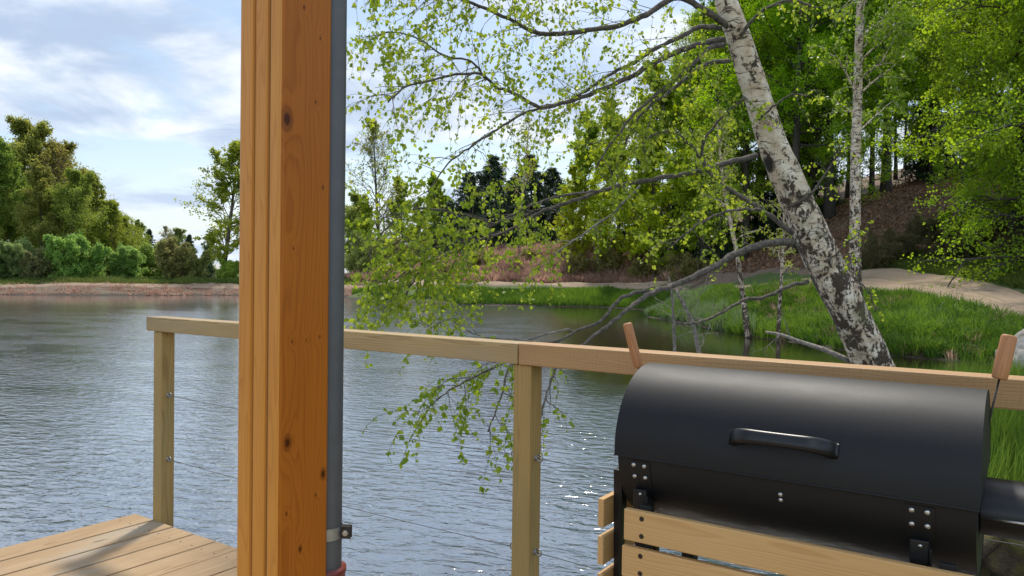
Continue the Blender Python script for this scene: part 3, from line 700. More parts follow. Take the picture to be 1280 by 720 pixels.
def grow_tree(seed, H, r0, cb=.25, n1=26, spread=.32, prof='round', ang=(50, 80), up=.03, n2=6, n3=4, leaf=10, lsize=.2, wander=.07, droop=0., lean=(0, 0), hang=.3, aspect=.75, sides=8, twig=.006, leaf_from=.0, lclump=.25, wood2=True, sprout=0, stems=1):
    rng = np.random.default_rng(seed)
    wd = MB(); lf = MB(); LP = []
    for st in range(stems):
        d0 = np.array([lean[0], lean[1], 1.]) + (rng.normal(size=3) * (.5, .5, 0) if stems > 1 else 0)
        h = H * (rng.uniform(.65, 1) if stems > 1 else 1)
        tr = walk(rng, (0 if stems == 1 else rng.normal() * .15, 0 if stems == 1 else rng.normal() * .15, -.25), norm(d0), h + .25, 14, wander * .35, .02)
        rad = r0 * (1 - np.linspace(0, 1, 15)) ** .8 + .012; rad[0] *= 1.35; rad[1] *= 1.08
        wd.tube(tr, rad, sides if st == 0 else 6)
        for i in range(n1):
            s = cb + (1 - cb) * ((i + rng.uniform(0, 1)) / n1) ** .9
            p, d = at(tr, min(s, .995))
            q = (s - cb) / (1 - cb)
            if prof == 'round': ln = H * spread * (math.sin(PI * min(1, .18 + .82 * q)) ** .7 * .9 + .1)
            elif prof == 'cone': ln = H * spread * (1 - q) ** .8 + .15
            elif prof == 'low': ln = H * spread * (1 - .75 * q ** 1.6)
            else: ln = H * spread * (.55 + .45 * math.sin(PI * q))
            ln *= rng.uniform(.6, 1.15)
            a = R(rng.uniform(*ang)) * (1 - .55 * q if prof != 'cone' else 1)
            bd = side(rng, d, a)
            if sprout and q < .15 and False: pass
            br_ = walk(rng, p, bd, ln, 7, wander * 1.6, up - droop * .5)
            r1 = max(.010, r0 * .38 * (1 - .6 * q) * min(1, ln / (H * spread)))
            wd.tube(br_, r1 * (1 - np.linspace(0, .85, 8)), 5, cap=False)
            for j in range(n2):
                s2 = .2 + .8 * (j + rng.uniform(0, 1)) / n2
                p2, d2 = at(br_, min(s2, .99))
                l2 = ln * .48 * (1.15 - .6 * s2) * rng.uniform(.6, 1.2)
                b2 = walk(rng, p2, side(rng, d2, R(rng.uniform(30, 65))), l2, 4, wander * 2, up - droop)
                if wood2: wd.tube(b2, max(twig, r1 * .35) * (1 - np.linspace(0, .7, 5)), 4, cap=False)
                for k in range(n3):
                    s3 = .15 + .85 * (k + rng.uniform(0, 1)) / n3
                    p3, d3 = at(b2, min(s3, .99))
                    l3 = max(.25, l2 * .5) * rng.uniform(.5, 1.2)
                    b3 = walk(rng, p3, side(rng, d3, R(rng.uniform(25, 70))), l3, 3, wander * 2, -droop * 1.5)
                    if twig > 0: wd.tube(b3, twig * (1 - np.linspace(0, .6, 4)), 3, cap=False)
                    m_ = rng.poisson(leaf)
                    if m_:
                        f = rng.uniform(0, 1, m_) * 2.999; ii = f.astype(int); ff = (f - ii)[:, None]
                        LP.append(b3[ii] * (1 - ff) + b3[ii + 1] * ff + rng.normal(size=(m_, 3)) * l3 * lclump * .5)
    if LP:
        LP = np.concatenate(LP)
        cl = vnoise(LP[:, 0] + LP[:, 2] * .7, LP[:, 1] - LP[:, 2] * .4, 1.1 if H > 6 else 2., 3)
        leaves(lf, rng, LP, lsize, hang, aspect, tint=np.clip(cl * .6 + rng.uniform(0, .4, len(LP)), 0, 1))
    return wd, lf
def spruce(seed, H, r0, spread=.2, n=70, lsize=.22):
    rng = np.random.default_rng(seed); wd = MB(); lf = MB()
    tr = walk(rng, (0, 0, -.3), (0, 0, 1.), H + .3, 12, .008)
    wd.tube(tr, r0 * (1 - np.linspace(0, 1, 13)) + .01, 8)
    LP = []
    for i in range(n):
        q = (i + rng.uniform(0, 1)) / n; s = .04 + .95 * q
        p, d = at(tr, s); a = rng.uniform(0, 2 * PI); ln = (H * spread * (1 - q) ** .85 + .2) * rng.uniform(.75, 1.15)
        bd = norm(np.array([math.cos(a), math.sin(a), .1 + .5 * q]))
        b_ = walk(rng, p, bd, ln, 6, .06, -.09); wd.tube(b_, .022 * (1 - np.linspace(0, .8, 7)), 4, cap=False)
        for j in range(int(5 + 9 * (1 - q))):
            p2, d2 = at(b_, rng.uniform(.12, 1)); sd_ = side(rng, d2, R(50)); sd_[2] -= .45
            c2 = walk(rng, p2, norm(sd_), ln * .3 * rng.uniform(.5, 1.2), 3, .08, -.12)
            f = rng.uniform(0, 2.999, 13); ii = f.astype(int); ff = (f - ii)[:, None]
            LP.append(c2[ii] * (1 - ff) + c2[ii + 1] * ff + rng.normal(size=(13, 3)) * .05)
    LP = np.concatenate(LP)
    leaves(lf, rng, LP, lsize, .55, .28)
    return wd, lf

# bark and leaf materials
M['bark'] = barkmat('grey_bark', (.13, .105, .08), (.045, .036, .028))
M['bark_dark'] = barkmat('dark_bark', (.065, .052, .04), (.022, .018, .014))
M['bark_twig'] = barkmat('brown_twigs', (.12, .085, .06), (.05, .035, .025))
M['birch'] = birchbark('silver_birch_bark', 1.3, 3.4, th0=.583, scar=(*(P(960, 208, 7.03) - P(1118, 545, 7.5)), .085))
M['birch_far'] = birchbark('young_birch_bark', .2, 5., .7, th0=.55)
M['leaf_olive'] = leafmat('olive_spring_leaves', (.17, .20, .045), (.30, .32, .08), .55)
M['leaf_green'] = leafmat('fresh_green_leaves', (.16, .25, .024), (.30, .40, .05), .58)
M['leaf_lime'] = leafmat('lime_spring_leaves', (.18, .26, .016), (.36, .42, .035), .58)
M['leaf_birch'] = leafmat('young_birch_leaves', (.125, .205, .018), (.31, .375, .038), .52, .4)
M['leaf_willow'] = leafmat('grey_green_willow_leaves', (.17, .23, .075), (.30, .36, .13), .5)
M['leaf_brown'] = leafmat('brown_budding_twigs', (.20, .20, .085), (.32, .32, .14), .55)
M['needle'] = leafmat('spruce_needles', (.022, .045, .022), (.05, .085, .035), .15, .6)

PROTO = {}
def register(key, name, wd, lf, wm, lm):
    e = empty(name); wd.build('trunk', M[wm], e)
    if lf and lf.n: lf.build('crown', M[lm], e, smooth=False)
    PROTO[key] = [e, False]
def plant(key, x, y, s=1., rz=None, label=None, cat='tree', group=None, col=None, sz=None, tilt=None, dz=0):
    e, used = PROTO[key]
    o = e if not used else copy_tree(e)
    PROTO[key][1] = True
    z = float(height(np.array([x]), np.array([y]))[0])
    o.location = (x, y, z + dz); o.scale = (s, s, sz or s); o.rotation_euler = ((tilt or (0, 0))[0], (tilt or (0, 0))[1], rz if rz is not None else rnd.uniform(0, 6.28))
    for k in ('label', 'category', 'group'):
        if k in o: del o[k]
    tag(o, label, cat, group)
    if col:
        for ch in o.children:
            if ch.name.startswith('crown'): ch.color = (*col, 1)
    return o
register('oak', 'broadleaf_tree', *grow_tree(11, 14, .26, .04, 46, .36, 'round', (50, 85), .03, 9, 5, 26, .19, .09, lclump=.75), 'bark', 'leaf_olive')
register('oak2', 'broadleaf_tree', *grow_tree(12, 13, .24, .02, 46, .36, 'low', (50, 85), .02, 9, 5, 26, .19, .10, lclump=.75), 'bark', 'leaf_olive')
register('thin', 'slender_tree', *grow_tree(13, 13, .17, .12, 40, .27, 'round', (40, 65), .05, 7, 5, 11, .20, .07, lclump=.4), 'bark', 'leaf_green')
register('bare', 'bare_tree', *grow_tree(14, 12, .16, .12, 34, .33, 'round', (35, 65), .06, 7, 6, 2.4, .16, .08, twig=.012), 'bark', 'leaf_olive')
register('bush', 'willow_shrub', *grow_tree(15, 3.2, .05, .02, 14, .42, 'low', (25, 70), .05, 5, 5, 13, .12, .1, stems=12, twig=.008, lclump=.5), 'bark_twig', 'leaf_willow')
register('scrub', 'bare_shrub', *grow_tree(16, 3.0, .05, .02, 14, .45, 'low', (25, 70), .05, 5, 5, 9, .11, .1, stems=10, twig=.010), 'bark_twig', 'leaf_brown')
register('lime', 'young_tree', *grow_tree(17, 11, .16, .02, 44, .30, 'low', (45, 80), .03, 8, 5, 17, .18, .09, lclump=.4), 'bark', 'leaf_lime')
register('green', 'tall_tree', *grow_tree(18, 19, .24, .08, 60, .24, 'round', (50, 85), .02, 9, 6, 17, .17, .08, droop=.04, lclump=.4), 'bark_dark', 'leaf_green')
register('beech', 'beech_tree', *grow_tree(19, 19, .30, .0, 76, .34, 'low', (60, 95), .0, 10, 6, 26, .125, .08, droop=.05, hang=.3, lclump=.4), 'bark_dark', 'leaf_lime')
register('birch', 'silver_birch', *grow_tree(20, 18, .17, .30, 36, .17, 'round', (35, 65), .02, 7, 5, 12, .10, .08, droop=.12, sides=10), 'birch_far', 'leaf_birch')
register('sapling', 'birch_sapling', *grow_tree(21, 8, .10, .42, 22, .20, 'round', (35, 65), .03, 5, 4, 5, .08, .10, droop=.10), 'birch_far', 'leaf_birch')
register('midbeech', 'beech_tree', *grow_tree(31, 17, .28, .13, 66, .30, 'round', (60, 95), .0, 10, 6, 26, .13, .08, droop=.05, hang=.3, lclump=.4), 'bark_dark', 'leaf_green')
register('tallbeech', 'beech_tree', *grow_tree(29, 20, .30, .36, 60, .30, 'round', (55, 92), .0, 10, 6, 24, .135, .08, droop=.04, hang=.3, lclump=.4), 'bark_dark', 'leaf_lime')
register('spruce', 'spruce_tree', *spruce(22, 11, .16, .30, 150, .34), 'bark_dark', 'needle')
register('pole', 'forest_tree', *grow_tree(23, 20, .17, .42, 32, .16, 'round', (40, 75), .04, 7, 5, 10, .22, .06, lclump=.4), 'bark_dark', 'leaf_green')
register('bramble', 'bramble_bush', *grow_tree(24, 1.5, .02, .05, 10, .6, 'low', (30, 80), .0, 4, 4, 8, .09, .1, stems=9, twig=.006, droop=.1), 'bark_twig', 'leaf_brown')

def U(u, Y): return (u - 640) / F * Y
# --- woods on the left bank
GL_ = 'woodland trees on the left bank'
L_ = [('oak', -40, 73, 1.10, (.85, 1., .8), 'tall green tree at the left edge of the photo above the far bank'),
      ('oak2', 8, 69, .86, (.75, 1.0, .7), 'bushy dark green tree low behind the shrubs at far left'),
      ('oak', 30, 79, 1.10, (1.0, 1.0, .9), 'tallest olive tree of the left woodland'),
      ('bare', 75, 77, 1.12, (1.2, 1.0, .9), 'brownish half bare tree within the left woodland'),
      ('oak', 62, 80, .98, (1., .92, .85), 'olive brown tree right of the tallest one'),
      ('oak2', 52, 68, .72, (.95, .9, .8), 'brown tinted tree in front of the tall olive tree'),
      ('oak2', 118, 75, .74, (.95, 1., .85), 'leaning olive tree with a bare limb at the right end of the left woodland'),
      ('oak', 92, 69, .66, (.8, .95, .65), 'lower green tree below the brown half bare tree'),
      ('oak', 143, 72, .50, (.95, 1.05, .6), 'yellow green tree at the right foot of the left woodland'),
      ('oak', -85, 76, 1.1, (.8, .9, .7), 'broad tree cut by the left edge of the photo'),
      ('oak', 158, 78, .46, (1., 1.1, .75), 'pale round tree at the lower end of the left woodland'),
      ('oak2', -20, 68, .70, (.9, 1., .75), 'leafy tree at the left edge just behind the pale shrub'),
      ('oak2', 172, 90, .50, (.8, 1, .7), 'small green tree beside the first dark spruce on the far bank')]
for k, u, Y, s, c_, lb in L_: plant(k, U(u, Y), Y, s, None, lb, 'tree', GL_, c_)
plant('spruce', U(185, 110), 110, .62, None, 'small pointed spruce rising above the left shrubs', 'spruce', 'dark spruces on the far bank')
plant('spruce', U(236, 105), 105, .56, None, 'dark stubby spruce left of the tall tree by the orange post', 'spruce', 'dark spruces on the far bank')
plant('spruce', U(258, 112), 112, .42, None, 'faint low spruce just behind the tall tree by the orange post', 'spruce', 'dark spruces on the far bank')
plant('thin', U(278, 72), 72, 1.3, 1., 'tall airy tree standing just left of the orange post', 'tree', None, (1.05, .9, 1.0), sz=1.0)
plant('bare', U(210, 120), 120, .62, None, 'grey leafless tree far between the two small spruces', 'tree', None, (1, .8, 1))
plant('oak', U(218, 130), 130, .52, None, 'distant olive tree low on the skyline left of the orange post', 'tree', None, (.8, .9, 1))
plant('oak2', U(262, 120), 120, .50, None, 'distant tree on the skyline behind the tall airy tree', 'tree', None, (.9, 1, 1))
SH = 'shrubs along the far bank'
for k, u, Y, s, c_, lb in [('bush', -15, 63, 1.0, (.9, 1, .9), 'pale willow shrub at the very left of the bank'), ('bush', 28, 65, 1.05, (1.0, 1.05, 1.1), 'grey green willow shrub second from the left edge'),
                           ('scrub', 48, 63.5, .78, (.8, .85, .8), 'low brownish shrub in front of the left willow shrubs'), ('bush', 95, 65, 1.25, (.85, 1.1, .7), 'largest rounded green willow shrub on the far bank'),
                           ('bush', 158, 69, .95, (.9, 1.1, .8), 'green shrub right of the largest willow shrub'), ('scrub', 215, 69, 1.15, (1, 1, .8), 'wide brown green twiggy shrub near the orange post'),
                           ('scrub', 245, 70, .95, (1.0, 1.1, .8), 'twiggy shrub directly under the tall airy tree'), ('bush', 190, 76, 1.25, (1., 1.1, .7), 'yellowish shrub standing behind the twiggy shrub'), ('bush', 283, 70, .65, (1.1, 1.2, .6), 'small green shrub touching the orange post'),
                           ('bush', 130, 74, 1.3, (.8, 1.05, .7), 'green shrub behind the largest willow shrub')]:
    plant(k, U(u, Y), Y, s, None, lb, 'shrub', SH, tuple(min(1.4, q * 1.12) for q in c_))
# --- beyond the pond, centre
plant('bare', U(472, 78), 78, 1.22, 2., 'bare branching tree rising right of the grey pipe', 'tree', None, (1.1, 1.1, .8))
plant('oak', U(445, 84), 84, .62, None, 'olive tree half hidden by the grey pipe', 'tree', None, (.9, 1, .8))
plant('lime', U(505, 80), 80, .80, None, 'lime green young tree behind the bare tree', 'tree', 'young trees beyond the pond', (.95, 1., 1.2))
plant('lime', U(548, 84), 84, .80, None, 'lime green young tree left of the dark spruces', 'tree', 'young trees beyond the pond', (.9, 1., 1.))
plant('bush', U(455, 71), 71, 1.2, None, 'twiggy pale shrub at the foot of the bare tree', 'shrub', SH, (1.2, 1.1, .9))
plant('scrub', U(500, 68), 68, .9, None, 'brown scrub at the left end of the bracken slope', 'shrub', SH, (1, 1, .7))
for u, Y, s, c_, lb in [(462, 74, .62, (1, 1, 1.1), 'lime bush just right of the grey pipe beyond the pond'), (522, 73, .55, (1, 1, 1), 'low lime bush left of the spruce row'), (552, 79, .70, (.85, .9, 1), 'green young tree touching the left end of the spruce row'), (715, 60, .62, (1.1, 1, .8), 'low lime bush at the right end of the bracken slope')]:
    plant('lime', U(u, Y), Y, s, None, lb, 'tree', 'young trees beyond the pond', c_)
for u, Y, s, lb in [(588, 70, .72, 'leftmost dark spruce behind the bracken slope'), (612, 74, .88, 'broad spruce second from the left behind the bracken slope'), (640, 69, .62, 'spruce behind the pale thin birch stem'), (664, 72, .82, 'spruce right of the pale thin birch stem'),
                    (690, 75, .72, 'spruce half hidden by lime leaves at the right of the spruce row'), (560, 76, .55, 'low dark spruce at the left end of the spruce row')]:
    plant('spruce', U(u, Y), Y, s * 1.55, None, lb, 'spruce', 'spruces behind the bracken slope', sz=s * .95)
plant('sapling', U(648, 63), 63, 1.35, None, 'thin pale birch stem in front of the dark spruces', 'birch', None, (1, .9, 1))
# --- mid right trees between the trunk and the spruces
for k, u, Y, s, c_, lb in [('lime', 730, 64, .95, (.9, 1., 1.2), 'lime tree right of the spruce row'), ('lime', 775, 58, 1.05, (1.1, 1.1, .8), 'bright yellow green tree at the middle of the far slope'),
                           ('lime', 815, 55, 1.25, (1., 1.05, .8), 'tall lime tree behind the drooping birch branches'), ('green', 850, 60, .80, (1., 1.1, .8), 'green tree behind the tall lime tree'),
                           ('lime', 880, 50, 1.2, (.9, 1., .9), 'lime tree just left of the leaning trunk'), ('green', 930, 47, .85, (1.0, 1.0, .8), 'tall tree directly behind the leaning trunk'),
                           ('tallbeech', 990, 42, .85, (.8, 1.1, .6), 'tall green tree between the leaning trunk and the straight birch'), ('tallbeech', 1035, 46, .95, (.75, 1.1, .6), 'tall tree behind the straight birch stem')]:
    plant(k, U(u, Y), Y, s, None, lb, 'tree', 'trees beyond the right bank', c_)
for u, Y, s, lb in [(805, 62, .8, 'dark spruce behind the lime trees left of the leaning trunk'), (850, 54, .62, 'spruce low in the gap left of the leaning trunk'), (970, 50, .80, 'dark spruce behind the leaning trunk'), (1010, 54, .9, 'dark spruce between the two birch trunks'),
                    (1165, 57, .85, 'dark spruce on the litter slope under the large beeches'), (900, 50, .55, 'small spruce under the lime leaves beside the leaning trunk')]:
    plant('spruce', U(u, Y), Y, s, None, lb, 'spruce', 'spruces in the right woodland')
# birches by the road
plant('birch', U(1072, 22.5), 22.5, 1.0, 1.2, 'tall straight birch just right of the leaning trunk', 'birch', None, (.75, .9, .8), tilt=(0, R(-3)))
plant('sapling', U(938, 24.5), 24.5, .9, .4, 'young white birch leaning left on the grassy bank', 'birch', 'young birches on the bank', (1, 1, 1), tilt=(R(2), R(-14)))
plant('sapling', U(974, 23), 23, .62, 2.2, 'shortest young birch on the grassy bank', 'birch', 'young birches on the bank', (1, 1, 1), tilt=(0, R(-6)))
# great beeches at the right
for k, u, Y, s, c_, rz, lb in [('beech', 1345, 28, .95, (.82, 1., .95), 0.3, 'large beech with sweeping lime foliage at the right edge'), ('tallbeech', 1205, 38, .95, (.85, 1., .9), 1.7, 'yellowish beech left of the large beech at the right edge'),
                        ('beech', 1440, 25, .9, (.75, .95, .95), 3.1, 'beech leaning in from beyond the right edge'), ('tallbeech', 1105, 47, .95, (.75, 1.05, .8), 4.4, 'deep green beech behind the straight birch'),
                        ('midbeech', 1268, 32, .95, (1.15, 1.15, .9), 2.2, 'leafy green beech rising between the road verge and the litter slope at right'), ('midbeech', 1165, 52, .95, (.95, 1.05, .8), .4, 'green beech on the litter slope between the dark trunks'), ('midbeech', 1010, 48, .9, (1., 1.1, .8), 3.4, 'green beech in the gap between the leaning birch and the straight birch'), ('tallbeech', 950, 58, 1.0, (.75, 1, .7), .8, 'green beech far behind the leaning trunk'), ('tallbeech', 1060, 62, 1.05, (.7, 1., .7), 2.8, 'beech far up the slope behind the straight birch'),
                        ('tallbeech', 1150, 58, 1.0, (.75, .95, .7), 5.1, 'beech high on the litter slope right of the straight birch'), ('tallbeech', 1265, 48, 1.0, (.85, .95, .8), 3.9, 'beech behind the large sweeping beech'), ('tallbeech', 880, 64, .9, (.9, 1, .7), 1.9, 'beech far behind the lime tree left of the leaning trunk')]:
    plant(k, U(u, Y), Y, s, rz, lb, 'beech', 'beeches above the dirt road', c_)
# dark stems up the slope
rp = random.Random(4)
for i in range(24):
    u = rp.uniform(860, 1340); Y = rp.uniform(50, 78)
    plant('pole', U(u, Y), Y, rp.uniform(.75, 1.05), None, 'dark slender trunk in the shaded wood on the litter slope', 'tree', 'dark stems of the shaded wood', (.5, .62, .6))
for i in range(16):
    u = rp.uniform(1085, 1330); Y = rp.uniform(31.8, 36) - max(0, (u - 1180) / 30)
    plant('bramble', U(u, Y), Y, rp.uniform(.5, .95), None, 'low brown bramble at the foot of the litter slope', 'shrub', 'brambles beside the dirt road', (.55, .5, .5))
for u, Y, s in [(560, 58.5, .8), (600, 60, .9), (720, 57, 1.0), (760, 57, 1.2), (800, 54, 1.1), (830, 53, 1.2), (860, 48, 1.1), (480, 64, .9), (660, 61, .6)]:
    plant('bramble', U(u, Y), Y, s, None, 'brown bramble clump on the bracken slope beyond the pond', 'shrub', 'brambles on the bracken slope', (.9, .85, .6))

# ------------------------------------------------------------------ the leaning birch
brx = empty('leaning_birch', tuple(P(1118, 545, 7.5)))
tag(brx, 'thick old birch leaning left over the pond with drooping leafy branches', 'birch')
O = np.array(brx.location)
def poly(pts, d0, d1, k=5):
    n = len(pts); a = np.array([P(u, v, d0 + (d1 - d0) * (i / (n - 1))) for i, (u, v) in enumerate(pts)])
    # Catmull-Rom through the points
    A = np.vstack([2 * a[0] - a[1], a, 2 * a[-1] - a[-2]]); out = []
    for i in range(1, len(A) - 2):
        for q in np.linspace(0, 1, k, endpoint=False):
            p0, p1, p2, p3 = A[i - 1:i + 3]
            out.append(.5 * ((2 * p1) + (-p0 + p2) * q + (2 * p0 - 5 * p1 + 4 * p2 - p3) * q * q + (-p0 + 3 * p1 - 3 * p2 + p3) * q ** 3))
    out.append(A[-2]); return np.array(out)
rb = np.random.default_rng(5)
tp = [(1132, 575), (1113, 520), (1092, 455), (1062, 390), (1038, 345), (1009, 282), (984, 225), (966, 182), (945, 112), (926, 52), (908, 2), (890, -60), (872, -140), (860, -230)]
tw = [84, 66, 55, 52, 51, 49, 45, 41, 37, 34, 31, 27, 22, 14]
tpath = poly(tp, 7.5, 6.9, 9)
trad = np.interp(np.linspace(0, 1, len(tpath)), np.linspace(0, 1, len(tw)), [x / 2 / F * 6.1 for x in tw])
b = MB(); sides = 44; start = b.n
b.tube(tpath - O, trad, sides, True)
V = b.v[0]; ang_ = np.tile(np.arange(sides), len(tpath)) / sides * 2 * PI; hh = np.repeat(np.arange(len(tpath)), sides)
cen = np.repeat(tpath - O, sides, axis=0)[:len(V)]
lum = 1 + .05 * np.sin(3 * ang_ + hh * .11) + .035 * np.sin(5 * ang_ - hh * .2) + .05 * (vnoise(ang_ * 3., hh * .5, 1., 4) - .5) + .05 * (vnoise(np.cos(ang_) * 6 + 9, hh * .9 + np.sin(ang_) * 6, 1., 8) - .5)
b.v[0] = cen + (V - cen) * lum[:, None]
b.build('trunk', M['birch'], brx)
M['birch_branch'] = barkmat('birch_branch_bark', (.15, .12, .092), (.032, .025, .02), (26, 26, 26))
M['dead_branch'] = barkmat('grey_dead_wood', (.30, .26, .21), (.06, .048, .038), (22, 22, 22))
# (points, depth from/to, width px from/to, secondary length, hanging length, leaf gap, spawn from, material)
BR = [
 ([(912, 34), (880, 12), (848, -4), (815, 14), (780, 30), (735, 38), (690, 42), (668, 40), (640, 26), (610, 12), (575, 0), (530, -14), (480, -20)], 7.05, 5.6, 12, 3, .55, .75, .045, .12),
 ([(900, 36), (876, 33), (850, 46), (817, 62), (792, 78), (767, 90), (741, 108), (722, 120)], 7.05, 6.3, 9, 4, .45, .55, .05, .15),
 ([(905, 50), (874, 55), (839, 68), (810, 83), (777, 101), (745, 115), (716, 125), (676, 134), (644, 117), (619, 108), (600, 92), (561, 96), (510, 108), (485, 128)], 7.05, 5.4, 11, 2.5, .5, .7, .045, .2),
 ([(608, 100), (590, 78), (554, 69), (525, 50), (490, 40), (462, 50)], 5.95, 5.4, 4, 2, .45, .6, .04, 0),
 ([(676, 134), (651, 144), (622, 162), (593, 180), (560, 205), (535, 240)], 6.25, 5.6, 5, 2, .4, .55, .05, .1),
 ([(905, 56), (887, 60), (874, 74), (839, 103), (800, 135), (770, 170), (745, 210)], 7.0, 6.2, 9, 3, .5, .6, .045, .25),
 ([(912, 76), (878, 82), (835, 117), (815, 129), (790, 160), (775, 200)], 7.05, 6.5, 8, 3, .45, .6, .045, .25),
 ([(946, 194), (900, 206), (870, 215), (835, 221), (780, 231), (747, 240), (708, 254), (673, 266), (638, 287), (595, 302), (552, 322), (525, 340), (505, 372)], 7.1, 5.3, 10, 2.5, .42, .6, .04, .5),
 ([(752, 239), (720, 242), (688, 248), (649, 264), (614, 283), (576, 303), (530, 300), (490, 305)], 6.2, 5.2, 5, 2, .42, .75, .033, .3),
 ([(660, 268), (630, 275), (600, 285), (565, 292), (520, 330), (495, 350)], 5.8, 5.1, 4, 2, .42, .75, .03, .2),
 ([(620, 280), (585, 270), (548, 262), (515, 262), (480, 290), (460, 320)], 5.6, 5.2, 4, 2, .4, .6, .033, .1),
 ([(991, 292), (958, 266), (915, 239), (889, 219), (877, 186), (897, 152), (932, 121)], 7.15, 6.7, 9, 3, .4, .4, .05, .2),
 ([(880, 205), (862, 180), (840, 165), (815, 170), (790, 190)], 6.9, 6.5, 5, 2, .4, .55, .045, .1),
 ([(950, 262), (925, 262), (890, 270), (860, 290), (835, 312)], 7.0, 6.5, 5, 2, .35, .45, .04, .2),
 ([(800, 232), (770, 262), (740, 285), (700, 312), (685, 330)], 6.45, 6.0, 4, 2, .3, .3, .07, .2),
 ([(992, 303), (960, 304), (920, 317), (882, 339), (845, 355), (820, 364), (800, 375), (780, 390), (760, 407), (730, 430), (700, 452), (684, 490), (672, 540)], 7.1, 4.7, 13, 2.5, .2, .35, .06, .82),
 ([(820, 363), (787, 367), (767, 382), (750, 402), (717, 415), (697, 426), (660, 441), (615, 461), (575, 480), (545, 500)], 6.2, 4.6, 7, 2, .34, .45, .036, .62),
 ([(697, 426), (668, 432), (640, 452), (628, 490), (610, 540)], 5.2, 4.6, 5, 2, .3, .5, .036, .3),
 ([(717, 415), (705, 411), (655, 424), (600, 420), (560, 400), (530, 410)], 5.4, 4.9, 4, 2, .32, .45, .038, .35),
 ([(1010, 352), (985, 358), (955, 372), (930, 375), (910, 386), (880, 401), (866, 404), (845, 404)], 7.2, 6.6, 7, 3, .25, 0, 0, .5),
 ([(1022, 330), (1040, 322), (1062, 300), (1085, 290)], 7.2, 6.9, 4, 2, .16, .22, .045, .3),
 ([(985, 260), (1015, 240), (1040, 205), (1050, 180)], 7.1, 6.9, 5, 2, .18, .25, .05, .3),
 ([(1050, 350), (1068, 352), (1085, 362), (1095, 390)], 7.3, 7.1, 3, 2, .12, .2, .05, .4),
 ([(948, 150), (970, 130), (990, 118), (1010, 120)], 7.0, 6.8, 4, 2, .3, .4, .05, .2),
 ([(925, 45), (950, 15), (985, 0), (1020, 10)], 6.95, 6.7, 6, 3, .35, .5, .06, .2),
 ([(900, -40), (840, -70), (760, -60), (690, -40), (620, -50), (540, -60), (470, -50)], 6.9, 5.4, 12, 3, .5, .8, .042, .2),
]
crown = MB()
for bi, (pts, d0, d1, w0, w1, sl, hl, gap, frm) in enumerate(BR):
    pa = poly(pts, d0, d1, 5); n = len(pa)
    # small kinks
    pa[1:-1] += rb.normal(size=(n - 2, 3)) * .004
    dm = (d0 + d1) / 2
    rad = np.linspace(w0 * .74, w1 * .8, n) / 2 / F * np.linspace(d0, d1, n) * (1 + rb.normal(size=n) * .05)
    bm = MB(); bm.tube(pa - O, rad, 10)
    LEN = np.linalg.norm(np.diff(pa, axis=0), axis=1).sum()
    ns = int(LEN * (1 - frm) / .085)
    LP = []
    for i in range(ns):
        s = frm + (1 - frm) * (i + rb.uniform()) / ns
        p, d = at(pa, min(s, .995))
        sdv = side(rb, d, R(rb.uniform(30, 70))); sdv[2] = sdv[2] * .6 + rb.uniform(-.25, .25)
        l = sl * rb.uniform(.4, 1.25) * (1.1 - .4 * s)
        s2 = walk(rb, p, norm(sdv), l, 5, .16, -.05)
        if s2[:, 2].min() < .35: continue
        bm.tube(s2 - O, np.linspace(.0036, .0014, 6), 4, cap=False)
        if hl <= 0:
            for j in range(3):
                p2, d2 = at(s2, rb.uniform(.3, 1)); s3 = walk(rb, p2, side(rb, d2, R(60)), rb.uniform(.05, .2), 3, .25); bm.tube(s3 - O, np.linspace(.002, .001, 4), 3, cap=False)
            continue
        for j in range(rb.poisson(2.6) + 1):
            p2, d2 = at(s2, rb.uniform(.15, 1))
            dd = norm(side(rb, d2, R(rb.uniform(20, 60))) + np.array([0, 0, -.18]))
            l3 = hl * rb.uniform(.2, .95)
            s3 = walk(rb, p2, dd, l3, 6, .13, -.17 if bi not in (14, 15, 16) else -.27)
            if s3[:, 2].min() < .3: s3 = s3[:3]
            bm.tube(s3 - O, np.linspace(.0016, .0008, len(s3)), 3, cap=False)
            k = max(2, int(l3 / gap * 1.75))
            f = np.sort(rb.uniform(.12, 1, k)) * (len(s3) - 1.001); ii = f.astype(int); ff = (f - ii)[:, None]
            LP.append(s3[ii] * (1 - ff) + s3[ii + 1] * ff + rb.normal(size=(k, 3)) * .012)
    if bi == 14 or bi == 18: mat_ = 'dead_branch'
    else: mat_ = 'birch_branch'
    bm.build('branch', M[mat_], brx)
    if LP:
        LP = np.concatenate(LP)
        leaves(crown, rb, LP - O, .036, .55, .82, vary=(.4, 1.4))
print('birch leaves', crown.n // 4)
crown.build('crown', M['leaf_birch'], brx, smooth=False)

# dead sticks by the water
def stick(name, pts, d0, d1, w0, w1, label, cat, seed, tw=6, grp=None):
    r_ = np.random.default_rng(seed); pa = poly(pts, d0, d1, 4); o = empty(name, tuple(pa[0])); tag(o, label, cat, grp)
    b = MB(); b.tube(pa - pa[0], np.linspace(w0, w1, len(pa)) / 2 / F * (d0 + d1) / 2, 8)
    b.build('stem', M['dead_branch'], o)
    if tw:
        b = MB()
        for i in range(tw):
            p, d = at(pa, r_.uniform(.2, 1)); q = walk(r_, p, side(r_, d, R(r_.uniform(35, 75))), r_.uniform(.15, .7), 6, .22, .02)
            b.tube(q - pa[0], np.linspace(.006, .0025, 7), 4, cap=False)
            for j in range(3):
                p2, d2 = at(q, r_.uniform(.2, 1)); q2 = walk(r_, p2, side(r_, d2, R(50)), r_.uniform(.06, .3), 4, .2); b.tube(q2 - pa[0], np.linspace(.003, .0012, 5), 3, cap=False)
        b.build('twigs', M['dead_branch'], o)
